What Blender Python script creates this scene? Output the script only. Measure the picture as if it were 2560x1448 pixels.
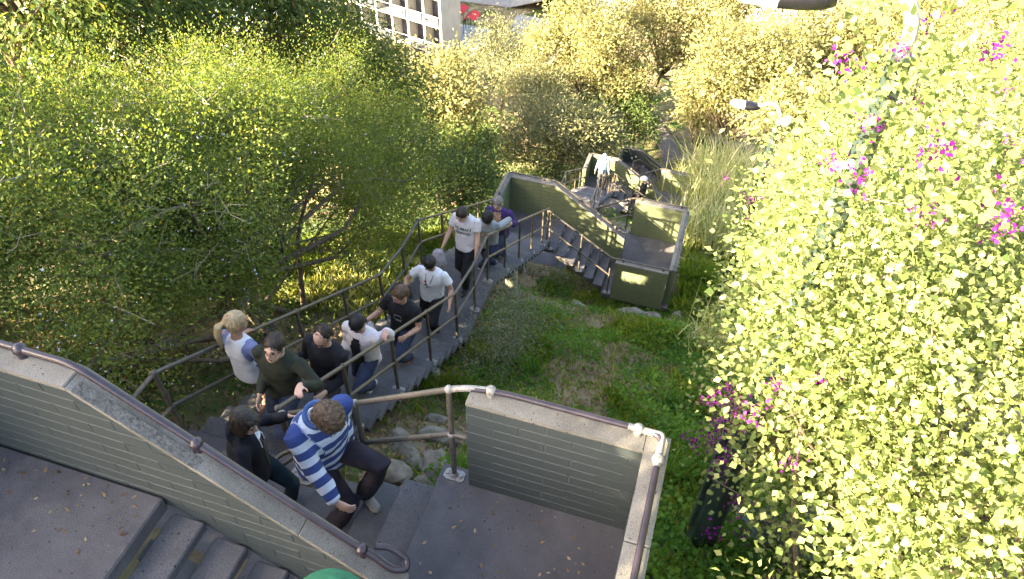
import bpy, math, random
import numpy as np
from mathutils import Vector, Matrix, noise as mnoise
from mathutils.bvhtree import BVHTree
for o_ in list(bpy.data.objects): bpy.data.objects.remove(o_)
scene = bpy.context.scene
COL = scene.collection
R_ = math.radians
# ------------------------------------------------------------------ camera
CAM_LOC = np.array([-0.0856, -2.9235, 5.4109])
PITCH, ROLL, YAW, FPX = 0.7903, 0.0251, -0.2857, 1886.7
def cam_axes():
    cy, sy, cp, sp = math.cos(YAW), math.sin(YAW), math.cos(PITCH), math.sin(PITCH)
    f = np.array([sy*cp, cy*cp, -sp]); ri = np.array([cy, -sy, 0.0]); up = np.cross(ri, f)
    cr, sr = math.cos(ROLL), math.sin(ROLL)
    return f, ri*cr + up*sr, -ri*sr + up*cr
CF, CR, CU = cam_axes()
cd = bpy.data.cameras.new('camera'); cam = bpy.data.objects.new('camera', cd); COL.objects.link(cam)
cd.sensor_width = 36.0; cd.lens = 36.0*FPX/2560.0; cd.clip_start = 0.05; cd.clip_end = 3000
cam.matrix_world = Matrix(((CR[0], CU[0], -CF[0], CAM_LOC[0]), (CR[1], CU[1], -CF[1], CAM_LOC[1]), (CR[2], CU[2], -CF[2], CAM_LOC[2]), (0, 0, 0, 1)))
scene.camera = cam
# ------------------------------------------------------------------ light
SUN_DIR = Vector((1.0, 0.93, -0.60)).normalized()      # the way the light travels
SUN_EL = math.asin(-SUN_DIR.z)
world = bpy.data.worlds.new('World'); scene.world = world; world.use_nodes = True
wn = world.node_tree.nodes; wl = world.node_tree.links; wn.clear()
sky = wn.new('ShaderNodeTexSky'); sky.sky_type = 'NISHITA'; sky.sun_disc = False
sky.sun_elevation = SUN_EL
sky.sun_rotation = math.atan2(-SUN_DIR.x, -SUN_DIR.y)
sky.air_density = 1.0; sky.dust_density = 4.5; sky.ozone_density = .4
bg = wn.new('ShaderNodeBackground'); bg.inputs['Strength'].default_value = 0.066
wo = wn.new('ShaderNodeOutputWorld'); wl.new(sky.outputs[0], bg.inputs[0]); wl.new(bg.outputs[0], wo.inputs[0])
sd = bpy.data.lights.new('sun', 'SUN'); sun = bpy.data.objects.new('sun', sd); COL.objects.link(sun)
sd.energy = 5.0; sd.angle = R_(0.5); sd.color = (1.0, 0.83, 0.55)
sun.rotation_euler = SUN_DIR.to_track_quat('-Z', 'Y').to_euler()
sun.location = (-30, -15, 20)
vs = scene.view_settings; vs.view_transform = 'Standard'; vs.look = 'None'; vs.gamma = 1.0; vs.use_curve_mapping = False
vs.exposure = 3.85
scene.render.engine = 'CYCLES'
scene.cycles.max_bounces = 7; scene.cycles.diffuse_bounces = 4; scene.cycles.transmission_bounces = 6; scene.cycles.transparent_max_bounces = 6
scene.cycles.sample_clamp_indirect = 6.0
scene.cycles.use_denoising = True
RNG = np.random.default_rng(7); random.seed(7)
# ------------------------------------------------------------------ helpers
def V3(*a): return np.array(a, float)
class MB:
    """collects shapes, then links them as ONE mesh object"""
    def __init__(self): self.v = []; self.f = []; self.n = 0; self.mi = []
    def add(self, v, f, mi=0):
        v = np.asarray(v, float); self.v.append(v)
        self.f += [tuple(int(i)+self.n for i in q) for q in f]; self.mi += [mi]*len(f); self.n += len(v); return self
    def box(self, lo, hi, ch=0.0, M=None, mi=0):
        lo = np.asarray(lo, float); hi = np.asarray(hi, float)
        if ch <= 0:
            v = np.array([[(lo, hi)[i >> k & 1][k] for k in range(3)] for i in range(8)])
            f = [(0, 2, 3, 1), (4, 5, 7, 6), (0, 1, 5, 4), (2, 6, 7, 3), (0, 4, 6, 2), (1, 3, 7, 5)]
        else:
            v = []; idx = {}
            for i in range(8):
                s = [i >> k & 1 for k in range(3)]
                for a in range(3):
                    p = [(lo[k], hi[k])[s[k]] for k in range(3)]
                    for k in range(3):
                        if k != a: p[k] += ch*(1 if s[k] == 0 else -1)
                    idx[(i, a)] = len(v); v.append(p)
            f = []
            q = [(0, 2, 3, 1), (4, 5, 7, 6), (0, 1, 5, 4), (2, 6, 7, 3), (0, 4, 6, 2), (1, 3, 7, 5)]
            for fa, ax in zip(q, (2, 2, 1, 1, 0, 0)): f.append(tuple(idx[(i, ax)] for i in fa))
            for i in range(8):
                for k in range(3):
                    j = i ^ (1 << k)
                    if i < j:
                        a, b = [m for m in range(3) if m != k]
                        f.append((idx[(i, a)], idx[(j, a)], idx[(j, b)], idx[(i, b)]))
            for i in range(8): f.append((idx[(i, 0)], idx[(i, 1)], idx[(i, 2)]))
            v = np.array(v)
        if M is not None: v = v @ np.asarray(M)[:3, :3].T + np.asarray(M)[:3, 3]
        return self.add(v, f, mi)
    def tube(self, pts, r, seg=10, caps=True, mi=0):
        P = [np.asarray(p, float) for p in pts]; n = len(P)
        rr = r if hasattr(r, '__len__') else [r]*n
        T = []
        for i in range(n):
            a = P[max(i-1, 0)]; b = P[min(i+1, n-1)]; t = b-a; T.append(t/(np.linalg.norm(t)+1e-12))
        up = np.array([0, 0, 1.0]) if abs(T[0][2]) < .9 else np.array([1.0, 0, 0])
        x = np.cross(T[0], up); x /= np.linalg.norm(x)
        v = []; f = []
        for i in range(n):
            x = x - T[i]*(x@T[i]); x /= np.linalg.norm(x)+1e-12; y = np.cross(T[i], x)
            k = 1.0
            if 0 < i < n-1:
                c = np.clip(((P[i]-P[i-1])/(np.linalg.norm(P[i]-P[i-1])+1e-9)) @ T[i], .5, 1); k = 1.0/c if c > .75 else 1.1
            for j in range(seg):
                a = 2*math.pi*j/seg; v.append(P[i]+(x*math.cos(a)+y*math.sin(a))*rr[i]*(k if k < 1.05 else 1.0))
        for i in range(n-1):
            for j in range(seg):
                f.append((i*seg+j, i*seg+(j+1) % seg, (i+1)*seg+(j+1) % seg, (i+1)*seg+j))
        if caps: f.append(tuple(range(seg-1, -1, -1))); f.append(tuple((n-1)*seg+j for j in range(seg)))
        return self.add(v, f, mi)
    def ell(self, c, rad, seg=14, rings=9, A=None, mi=0):
        v = [[0, 0, -1]]; f = []
        for i in range(1, rings):
            ph = -math.pi/2+math.pi*i/rings
            for j in range(seg): a = 2*math.pi*j/seg; v.append([math.cos(ph)*math.cos(a), math.cos(ph)*math.sin(a), math.sin(ph)])
        v.append([0, 0, 1]); m = len(v)-1
        for j in range(seg):
            f.append((0, 1+(j+1) % seg, 1+j)); b = 1+(rings-2)*seg; f.append((m, b+j, b+(j+1) % seg))
        for i in range(rings-2):
            for j in range(seg): a = 1+i*seg; f.append((a+j, a+(j+1) % seg, a+seg+(j+1) % seg, a+seg+j))
        v = np.array(v)*np.asarray(rad)
        if A is not None: v = v @ np.asarray(A).T            # A columns = axes
        return self.add(v+np.asarray(c), f, mi)
    def loft(self, st, seg=18, mi=0):
        """stations: (centre, lateral axis, forward axis, a, b)"""
        v = []; f = []; n = len(st)
        for c, X, Y, a, b in st:
            for j in range(seg):
                t = 2*math.pi*j/seg; cx, sy = math.cos(t), math.sin(t)
                cx = math.copysign(abs(cx)**.85, cx); sy = math.copysign(abs(sy)**.85, sy)
                v.append(np.asarray(c)+np.asarray(X)*a*cx+np.asarray(Y)*b*sy)
        for i in range(n-1):
            for j in range(seg): f.append((i*seg+j, i*seg+(j+1) % seg, (i+1)*seg+(j+1) % seg, (i+1)*seg+j))
        v.append(np.asarray(st[0][0])); v.append(np.asarray(st[-1][0])); a, b = n*seg, n*seg+1
        for j in range(seg): f.append((a, (j+1) % seg, j)); f.append((b, (n-1)*seg+j, (n-1)*seg+(j+1) % seg))
        return self.add(v, f, mi)
    def prism(self, poly, axis_o, ux, uz, un, t0, t1, mi=0):
        """polygon in the (ux, uz) plane pushed from t0 to t1 along un"""
        o = np.asarray(axis_o, float); n = len(poly); v = []
        for t in (t0, t1):
            for s, z in poly: v.append(o+np.asarray(ux)*s+np.asarray(uz)*z+np.asarray(un)*t)
        f = [tuple(range(n-1, -1, -1)), tuple(range(n, 2*n))]+[(i, (i+1) % n, n+(i+1) % n, n+i) for i in range(n)]
        return self.add(v, f, mi)
    def mesh(self, name, smooth=None):
        me = bpy.data.meshes.new(name)
        V = np.concatenate(self.v) if self.v else np.zeros((0, 3))
        me.from_pydata(V.tolist(), [], self.f)
        if any(self.mi): me.polygons.foreach_set('material_index', self.mi)
        import bmesh
        bm = bmesh.new(); bm.from_mesh(me); bmesh.ops.recalc_face_normals(bm, faces=bm.faces); bm.to_mesh(me); bm.free()
        if smooth is not None:
            me.polygons.foreach_set('use_smooth', [True]*len(me.polygons)); me.set_sharp_from_angle(angle=R_(smooth))
        me.update(); return me
    def build(self, name, mat, parent=None, smooth=None, **tags):
        me = self.mesh(name, smooth)
        for m in (mat if isinstance(mat, (list, tuple)) else [mat]): me.materials.append(m)
        return link(name, me, parent, **tags)
def link(name, me, parent=None, loc=None, label=None, cat=None, group=None, kind=None):
    o = bpy.data.objects.new(name, me); COL.objects.link(o)
    if parent is not None: o.parent = parent; o.matrix_parent_inverse = parent_inv(parent)
    if loc is not None: o.location = loc
    if label: o['label'] = label
    if cat: o['category'] = cat
    if group: o['group'] = group
    if kind: o['kind'] = kind
    return o
def parent_inv(p):
    m = Matrix.Identity(4); q = p
    chain = []
    while q is not None: chain.append(q); q = q.parent
    for q in reversed(chain): m = m @ (q.matrix_parent_inverse if q.parent else Matrix.Identity(4)) @ Matrix.LocRotScale(q.location, q.rotation_euler, q.scale)
    return m.inverted()
def thing(name, label, cat, loc=(0, 0, 0), group=None):
    o = bpy.data.objects.new(name, None); COL.objects.link(o); o.location = loc; o.empty_display_size = .2
    o['label'] = label; o['category'] = cat
    if group: o['group'] = group
    return o
def np_mesh(name, V, F, nper, attrs=None, mats=(), smooth=False):
    """fast mesh of n-gons all with nper corners; V (n,3), F (m,nper)"""
    me = bpy.data.meshes.new(name); m = len(F)
    me.vertices.add(len(V)); me.vertices.foreach_set('co', np.ascontiguousarray(V, np.float32).ravel())
    me.loops.add(m*nper); me.loops.foreach_set('vertex_index', np.ascontiguousarray(F, np.int32).ravel())
    me.polygons.add(m); me.polygons.foreach_set('loop_start', np.arange(0, m*nper, nper, dtype=np.int32))
    try: me.polygons.foreach_set('loop_total', np.full(m, nper, np.int32))
    except Exception: pass
    if smooth: me.polygons.foreach_set('use_smooth', np.ones(m, bool))
    me.update(calc_edges=True)
    for k, a in (attrs or {}).items():
        at = me.attributes.new(k, 'FLOAT', 'POINT'); at.data.foreach_set('value', np.ascontiguousarray(a, np.float32))
    for mt in mats: me.materials.append(mt)
    return me
# ------------------------------------------------------------------ materials
def nodes(name):
    m = bpy.data.materials.new(name); m.use_nodes = True; nt = m.node_tree; nt.nodes.clear()
    out = nt.nodes.new('ShaderNodeOutputMaterial'); return m, nt, out
def ramp(nt, fac, stops):
    r = nt.nodes.new('ShaderNodeValToRGB'); cr = r.color_ramp
    while len(cr.elements) < len(stops): cr.elements.new(.5)
    for e, (p, c) in zip(cr.elements, stops): e.position = p; e.color = (*c, 1)
    nt.links.new(fac, r.inputs[0]); return r.outputs[0]
def pos(nt, scale=1.0, obj=False):
    if obj: t = nt.nodes.new('ShaderNodeTexCoord'); s = t.outputs['Object']
    else: t = nt.nodes.new('ShaderNodeNewGeometry'); s = t.outputs['Position']
    return s
def noi(nt, vec, scale, detail=4, rough=.55):
    n = nt.nodes.new('ShaderNodeTexNoise'); n.inputs['Scale'].default_value = scale; n.inputs['Detail'].default_value = detail
    n.inputs['Roughness'].default_value = rough; nt.links.new(vec, n.inputs['Vector']); return n.outputs['Fac']
def mixc(nt, fac, a, b, mode='MIX'):
    m = nt.nodes.new('ShaderNodeMix'); m.data_type = 'RGBA'; m.blend_type = mode
    for s, x in ((m.inputs[0], fac), (m.inputs[6], a), (m.inputs[7], b)):
        if isinstance(x, (int, float)): s.default_value = x
        elif isinstance(x, (tuple, list)): s.default_value = (*x, 1)
        else: nt.links.new(x, s)
    return m.outputs[2]
def bump(nt, h, strength, dist=.01):
    b = nt.nodes.new('ShaderNodeBump'); b.inputs['Strength'].default_value = strength; b.inputs['Distance'].default_value = dist
    nt.links.new(h, b.inputs['Height']); return b.outputs[0]
def pbsdf(nt, out, col, rough=.8, spec=.3, metal=0.0, nrm=None, **kw):
    p = nt.nodes.new('ShaderNodeBsdfPrincipled')
    if isinstance(col, (tuple, list)): p.inputs['Base Color'].default_value = (*col, 1)
    else: nt.links.new(col, p.inputs['Base Color'])
    if isinstance(rough, float) or isinstance(rough, int): p.inputs['Roughness'].default_value = rough
    else: nt.links.new(rough, p.inputs['Roughness'])
    p.inputs['Specular IOR Level'].default_value = spec; p.inputs['Metallic'].default_value = metal
    for k, v in kw.items(): p.inputs[k].default_value = v
    if nrm is not None: nt.links.new(nrm, p.inputs['Normal'])
    if out is not None: nt.links.new(p.outputs[0], out.inputs[0])
    return p
def mottled(name, c1, c2, scale=3.0, rough=.85, bscale=60, bstr=.25, spots=None, spec=.25, metal=0.0, c3=None):
    m, nt, out = nodes(name); P = pos(nt)
    col = ramp(nt, noi(nt, P, scale, 6, .6), [(.3, c1), (.7, c2)])
    if c3: col = mixc(nt, ramp(nt, noi(nt, P, scale*.35, 3), [(.5, (0, 0, 0)), (.68, (1, 1, 1))]), col, c3)
    if spots:
        sc, thr, sc_col = spots
        col = mixc(nt, ramp(nt, noi(nt, P, sc, 2, .5), [(thr, (0, 0, 0)), (thr+.06, (1, 1, 1))]), col, sc_col)
    pbsdf(nt, out, col, rough, spec, metal, bump(nt, noi(nt, P, bscale, 4), bstr, .006)); return m
def leafmat(name, stops, trans=.4, tcol=None, rough=.55, spec=.12, back=None):
    m, nt, out = nodes(name)
    a = nt.nodes.new('ShaderNodeAttribute'); a.attribute_name = 'rnd'
    col = ramp(nt, a.outputs['Fac'], stops)
    p = pbsdf(nt, None, col, rough, spec)
    t = nt.nodes.new('ShaderNodeBsdfTranslucent')
    tc = mixc(nt, 1.0, col, tcol or (1.5, 1.35, .5), 'MULTIPLY'); nt.links.new(tc, t.inputs[0])
    mx = nt.nodes.new('ShaderNodeMixShader'); mx.inputs[0].default_value = trans
    nt.links.new(p.outputs[0], mx.inputs[1]); nt.links.new(t.outputs[0], mx.inputs[2]); nt.links.new(mx.outputs[0], out.inputs[0]); return m
def stone(name, c1, c2, dark, warm, rough=.88):
    m, nt, out = nodes(name); P = pos(nt)
    col = ramp(nt, noi(nt, P, 2.4, 7, .62), [(.3, c1), (.7, c2)])
    col = mixc(nt, ramp(nt, noi(nt, P, .8, 5, .65), [(.45, (0, 0, 0)), (.66, (1, 1, 1))]), col, dark)
    col = mixc(nt, ramp(nt, noi(nt, P, 1.7, 5, .7), [(.56, (0, 0, 0)), (.74, (.8, .8, .8))]), col, warm)
    g = noi(nt, P, 150, 3, .7)
    col = mixc(nt, .85, col, ramp(nt, g, [(.32, (.55, .55, .56)), (.5, (1, 1, 1)), (.68, (1.55, 1.5, 1.45))]), 'MULTIPLY')
    col = mixc(nt, ramp(nt, noi(nt, P, 38, 2, .5), [(.69, (0, 0, 0)), (.72, (1, 1, 1))]), col, tuple(x*.35 for x in dark))
    pbsdf(nt, out, col, rough, .25, 0, bump(nt, noi(nt, P, 120, 4, .7), .6, .006)); return m
M = {}
M['concrete'] = stone('concrete', (.074, .070, .076), (.112, .107, .112), (.056, .053, .06), (.14, .13, .122))
M['tread'] = stone('tread_concrete', (.085, .081, .087), (.13, .125, .128), (.066, .063, .07), (.155, .148, .138))
M['coping'] = stone('coping_concrete', (.16, .152, .136), (.235, .222, .197), (.115, .108, .094), (.28, .262, .228))
M['rough_strip'] = mottled('rough_aggregate', (.06, .055, .05), (.2, .19, .17), 45, .95, 60, 1.6)
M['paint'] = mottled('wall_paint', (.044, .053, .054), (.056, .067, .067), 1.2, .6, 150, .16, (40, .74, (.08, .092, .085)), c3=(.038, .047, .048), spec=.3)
M['paint_bounce_lit'] = mottled('wall_paint_bounce_lit', (.125, .145, .075), (.155, .175, .092), 1.2, .6, 150, .16, (40, .74, (.19, .2, .12)), c3=(.11, .13, .07), spec=.3)  # wall paint lightened and yellowed, warm bounce light put into the colour
M['joint'] = mottled('painted_joint', (.056, .067, .066), (.08, .091, .087), 4, .75, 80, .2)
M['rail'] = mottled('rail_olive_paint', (.062, .054, .043), (.10, .088, .07), 9, .42, 70, .15, (26, .58, (.07, .05, .04)), spec=.45, c3=(.13, .10, .07))
M['rail_dark'] = mottled('rail_dark_paint', (.026, .019, .026), (.042, .031, .040), 12, .3, 90, .08, (40, .7, (.09, .07, .065)), spec=.55)
M['silver'] = mottled('rail_aluminium_paint', (.19, .183, .175), (.31, .295, .275), 18, .45, 60, .2, (38, .58, (.16, .12, .085)), spec=.5)
M['dark_under'] = mottled('beam_concrete', (.12, .115, .11), (.19, .18, .17), 4, .9, 60, .3)
M['column'] = mottled('column_concrete', (.20, .19, .15), (.30, .28, .21), 3, .9, 70, .3, c3=(.15, .15, .10))
# ------------------------------------------------------------------ terrain
RIS = 0.1711; OFF = V3(-0.171, 12.891, -47*RIS)
PY = np.array([0, 3.5, 8, 9.6, 10.4, 12.891]); PZ = np.array([-1.25, -3.5, -6.15, -7.9, -8.35, -9.292])
def gz(x, y):
    x = np.asarray(x, float); y = np.asarray(y, float)
    n = np.floor(y/12.891); p = y-n*12.891
    z = np.interp(p, PY, PZ)-n*8.042
    z = np.where(np.abs(x+1.5) > 4.5, (-1.25-.624*y)*np.clip((np.abs(x+1.5)-4.5)/2, 0, 1)+z*(1-np.clip((np.abs(x+1.5)-4.5)/2, 0, 1)), z)
    z = np.where(y < 46, z, np.maximum(z, -30.3-.01*(y-46)))
    z = np.minimum(z, 1.6+.02*y)
    xd = np.interp(y, [6, 14, 40], [-9, -6, -6])
    z = z-np.where(x < xd, .36*np.minimum(xd-x, 90), 0)*np.clip((46-y)/10, 0, 1)
    z = z-10.5*np.clip((y-52)/14, 0, 1)*np.clip((-x-10)/8, 0, 1)
    z = np.maximum(z, -44)
    return z+.07*np.sin(x*1.7+y*.9)+.05*np.sin(x*3.1-y*2.3)+.04*np.sin(5.3*y+1.1*x)
def build_ground():
    xs = np.concatenate([np.linspace(-260, -30, 24)[:-1], np.linspace(-30, -9, 40)[:-1], np.linspace(-9, 7, 84)[:-1], np.linspace(7, 30, 40)[:-1], np.linspace(30, 260, 22)])
    ys = np.concatenate([np.linspace(-40, -4, 20)[:-1], np.linspace(-4, 22, 130)[:-1], np.linspace(22, 60, 90)[:-1], np.linspace(60, 420, 40)])
    X, Y = np.meshgrid(xs, ys); Z = gz(X, Y)
    n, m = len(xs), len(ys); V = np.stack([X, Y, Z], -1).reshape(-1, 3)
    i = np.arange(m-1)[:, None]*n+np.arange(n-1)[None]; F = np.stack([i, i+1, i+n+1, i+n], -1).reshape(-1, 4)
    mt, nt, out = nodes('hillside_soil'); P = pos(nt)
    col = ramp(nt, noi(nt, P, 1.3, 8, .65), [(.3, (.09, .07, .042)), (.5, (.20, .155, .092)), (.72, (.33, .26, .155))])
    col = mixc(nt, ramp(nt, noi(nt, P, .45, 5, .6), [(.46, (0, 0, 0)), (.6, (1, 1, 1))]), col, ramp(nt, noi(nt, P, 9, 5), [(.3, (.03, .05, .012)), (.7, (.08, .12, .03))]))
    pbsdf(nt, out, col, .95, .1, 0, bump(nt, noi(nt, P, 14, 8, .7), .9, .05))
    link('ground', np_mesh('ground', V, F, 4, mats=[mt], smooth=True), kind='structure')
build_ground()
# ------------------------------------------------------------------ masonry
def clip_poly(poly, a, b, c):
    """keep a*s+b*z+c >= 0"""
    out = []
    for i in range(len(poly)):
        p, q = poly[i], poly[(i+1) % len(poly)]
        dp, dq = a*p[0]+b*p[1]+c, a*q[0]+b*q[1]+c
        if dp >= 0: out.append(p)
        if dp*dq < 0: t = dp/(dp-dq); out.append((p[0]+(q[0]-p[0])*t, p[1]+(q[1]-p[1])*t))
    return out
PAINT = [M['paint']]
BL, BH, GAP = .393, .1084, .009
_brick = {}
def brick_mesh(th, pm):
    k_ = (th, pm.name)
    if k_ not in _brick:
        me = MB().box((-(BL-GAP)/2, -th/2, -(BH-GAP)/2), ((BL-GAP)/2, th/2, (BH-GAP)/2), .004).mesh('brick'); me.materials.append(pm); _brick[k_] = me
    return _brick[k_]
def wall(label, p0, u, nrm, z0, top, bottom=None, th=.15, bricks=True, s0=0.0, s1=None, dbl=None, cop=True, pm=None):
    """p0 world point, u along, nrm across; top = [(s,z)...] polyline of the coping's underside, z relative to p0"""
    p0 = np.asarray(p0, float); u = np.asarray(u, float); nrm = np.asarray(nrm, float); k = np.array([0, 0, 1.0]); pm = pm or PAINT[0]
    t = thing('block_wall', label, 'wall', tuple(p0))
    bot = bottom or [(top[0][0], z0), (top[-1][0], z0)]
    poly = list(top)+list(reversed(bot))
    MB().prism(poly, p0, u, k, nrm, -th/2+.004, th/2-.004).build('wall_core', M['joint'] if bricks else pm, t)
    if bricks:
        ts = np.array([p[0] for p in top]); tz = np.array([p[1] for p in top]); bs = np.array([p[0] for p in bot]); bz = np.array([p[1] for p in bot])
        a0, a1 = ts[0], ts[-1]; zb = min(bz); nrow = int((max(tz)-zb)/BH)+1
        rot = Matrix(((u[0], nrm[0], 0), (u[1], nrm[1], 0), (0, 0, 1))).to_euler()
        for rI in range(nrow):
            zA = zb+rI*BH; sh = (BL/2 if rI % 2 else 0)
            for c in np.arange(a0-BL-sh, a1+BL, BL):
                rect = [(c+GAP/2, zA+GAP/2), (c+BL-GAP/2, zA+GAP/2), (c+BL-GAP/2, zA+BH-GAP/2), (c+GAP/2, zA+BH-GAP/2)]
                q = clip_poly(clip_poly(rect, 1, 0, -a0-.002), -1, 0, a1-.002)
                for (sa, za), (sb, zb_) in zip(top[:-1], top[1:]):      # underside of each coping run (convex top)
                    if q: m_ = (zb_-za)/(sb-sa); q = clip_poly(q, m_, -1, za-m_*sa-.002)
                if q:
                    cm = sum(p[0] for p in q)/len(q); bzc = np.interp(cm, bs, bz); j = min(max(np.searchsorted(bs, cm)-1, 0), len(bs)-2)
                    m_ = (bz[j+1]-bz[j])/(bs[j+1]-bs[j]); q = clip_poly(q, -m_, 1, -(bz[j]-m_*bs[j])-.002)
                if len(q) < 3: continue
                ar = abs(sum(q[i][0]*q[(i+1) % len(q)][1]-q[(i+1) % len(q)][0]*q[i][1] for i in range(len(q))))/2
                if ar < 6e-4: continue
                if len(q) == 4 and ar > .97*(BL-GAP)*(BH-GAP):
                    o = link('brick', brick_mesh(th, pm), t, loc=p0+u*(c+BL/2)+k*(zA+BH/2)); o.rotation_euler = rot
                else: MB().prism(q, p0, u, k, nrm, -th/2, th/2).build('brick', pm, t)
    if cop:
        for (sa, za), (sb, zb_) in zip(top[:-1], top[1:]):
            n = max(1, round(math.hypot(sb-sa, zb_-za)/.85))
            for i in range(n):
                f0, f1 = i/n, (i+1)/n; e = .0025
                x0, x1 = sa+(sb-sa)*f0+e, sa+(sb-sa)*f1-e
                y0, y1 = za+(zb_-za)*(x0-sa)/(sb-sa), za+(zb_-za)*(x1-sa)/(sb-sa)
                j = (i*37 % 5-2)*.0012
                m = M['coping']
                MB().prism([(x0, y0+.001), (x1, y1+.001), (x1, y1+.032+j), (x1-.008, y1+.04+j), (x0+.008, y0+.04+j), (x0, y0+.032+j)], p0, u, k, nrm, -th/2-.006, th/2+.006).build('coping_slab', m, t)
    return t
# ------------------------------------------------------------------ pipe rails
RP = .0225
_sh = {}
def shared(key, fn):
    if key not in _sh: _sh[key] = fn()
    return _sh[key]
def fit_mesh(kind, mat):
    def mk():
        b = MB()
        if kind == 'ball': b.ell((0, 0, 0), (.041, .041, .04), 14, 9).tube([(0, 0, -.066), (0, 0, -.02)], [.032, .026], 12)
        elif kind == 'plate':
            b.prism([(-.085, -.032), (-.062, -.05), (.062, -.05), (.085, -.032), (.085, .032), (.062, .05), (-.062, .05), (-.085, .032)], (0, 0, 0), (1, 0, 0), (0, 1, 0), (0, 0, 1), .001, .013)
            for s in (-1, 1): b.tube([(s*.058, 0, .012), (s*.058, 0, .03)], .014, 6)
            b.tube([(0, 0, .012), (0, 0, .05)], [.036, .029], 12)
        else: b.ell((0, 0, 0), (.032, .032, .036), 12, 8)
        me = b.mesh('rail_fitting', 40); me.materials.append(mat); return me
    return shared((kind, mat.name), mk)
def post_mesh(h, mat):
    def mk():
        me = MB().tube([(0, 0, .0), (0, 0, h)], RP, 12).mesh('post', 40); me.materials.append(mat); return me
    return shared(('post', round(h, 3), mat.name), mk)
def smooth_path(pts, rad=.09):
    """round the corners of a polyline"""
    P = [np.asarray(p, float) for p in pts]; out = [P[0]]
    for a, b, c in zip(P[:-2], P[1:-1], P[2:]):
        u, v = a-b, c-b; lu, lv = np.linalg.norm(u), np.linalg.norm(v); u /= lu; v /= lv
        d = min(rad, lu*.45, lv*.45)
        for t in np.linspace(0, 1, 6): out.append((1-t)**2*(b+u*d)+2*t*(1-t)*b+t*t*(b+v*d))
    out.append(P[-1]); return out
def rail(label, top, posts, mid=None, mat=None, loc=None, balls=(), plates=True, yawp=0.0, fmat=None, extra=(), sleeves=()):
    mat = mat or M['rail']; fmat = fmat or mat
    t = thing('pipe_handrail', label, 'handrail', tuple(loc if loc is not None else (posts[0][:3] if len(posts) else top[0])))
    MB().tube(smooth_path(top), RP, 10).build('top_rail', mat, t, smooth=50)
    for m in (mid or []): MB().tube(smooth_path(m), RP*.95, 10).build('mid_rail', mat, t, smooth=50)
    for (x, y, z, h, mh) in posts:
        link('post', post_mesh(h, mat), t, loc=(x, y, z))
        if plates:
            o = link('base_plate', fit_mesh('plate', M['silver']), t, loc=(x, y, z)); o.rotation_euler = (0, 0, yawp)
        link('rail_fitting', fit_mesh('collar', fmat), t, loc=(x, y, z+h))
        if mh: link('rail_fitting', fit_mesh('collar', fmat), t, loc=(x, y, z+mh))
    for b in balls: link('rail_fitting', fit_mesh('ball', fmat), t, loc=b)
    for e in sleeves: MB().tube(smooth_path(e, .06), RP+.0015, 10).build('painted_end', M['silver'], t, smooth=50)
    for e in extra: MB().tube(smooth_path(e, .05), RP*.95, 10).build('end_loop', mat, t, smooth=50)
    return t
# ------------------------------------------------------------------ flights and landings
def slab(label, lo, hi, cat='landing'):
    t = thing('concrete_landing', label, cat, ((lo[0]+hi[0])/2, (lo[1]+hi[1])/2, lo[2]))
    MB().box(lo, hi, .012).build('slab', M['concrete'], t)
    return t
def flight(label, treads, dim, axis, mat=None):
    """treads: list of centre points of the tread tops; dim = (dx, dy, dz) of one tread"""
    t = thing('stair_flight', label, 'stairs', tuple(treads[-1]))
    me = MB().box((-dim[0]/2, -dim[1]/2, -dim[2]), (dim[0]/2, dim[1]/2, 0), .01).mesh('tread'); me.materials.append(M['tread'])
    for c in treads: link('tread', me, t, loc=tuple(c))
    a, b = V3(*treads[0]), V3(*treads[-1]); d = (b-a)/max(len(treads)-1, 1)
    a = a-d*.6; b = b+d*.6
    for s in ((-.36, .36) if axis == 'y' else (-.3, .3)):
        o = V3(s, 0, 0) if axis == 'y' else V3(0, s, 0)
        side = V3(.07, 0, 0) if axis == 'y' else V3(0, .07, 0)
        w = [a+o-side, a+o+side, b+o+side, b+o-side]; v = [p-V3(0, 0, dim[2]+.05) for p in w]+[p-V3(0, 0, dim[2]+.27) for p in w]
        MB().add(v, [(0, 1, 2, 3), (7, 6, 5, 4), (0, 4, 5, 1), (1, 5, 6, 2), (2, 6, 7, 3), (3, 7, 4, 0)]).build('stringer_beam', M['dark_under'], t)
    return t
def column(label, x, y, ztop, r=.13):
    zb = float(gz(x, y))-.15
    t = thing('round_column', label, 'column', (x, y, zb))
    MB().tube([(x, y, zb), (x, y, zb+.3), (x, y, ztop)], [r*1.02, r, r], 20).build('shaft', M['column'], t, smooth=50)
    MB().tube([(x, y, zb-.05), (x, y, zb+.2)], [r*1.5, r*1.35], 20).build('footing', M['column'], t, smooth=50)
XL, XR = -4.37, -2.98
def xo(y): return -.016*y
HP = 1.065
WORD = {1: 'foreground', 2: 'middle', 3: 'sunlit lower', 4: 'farthest shaded'}
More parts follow.
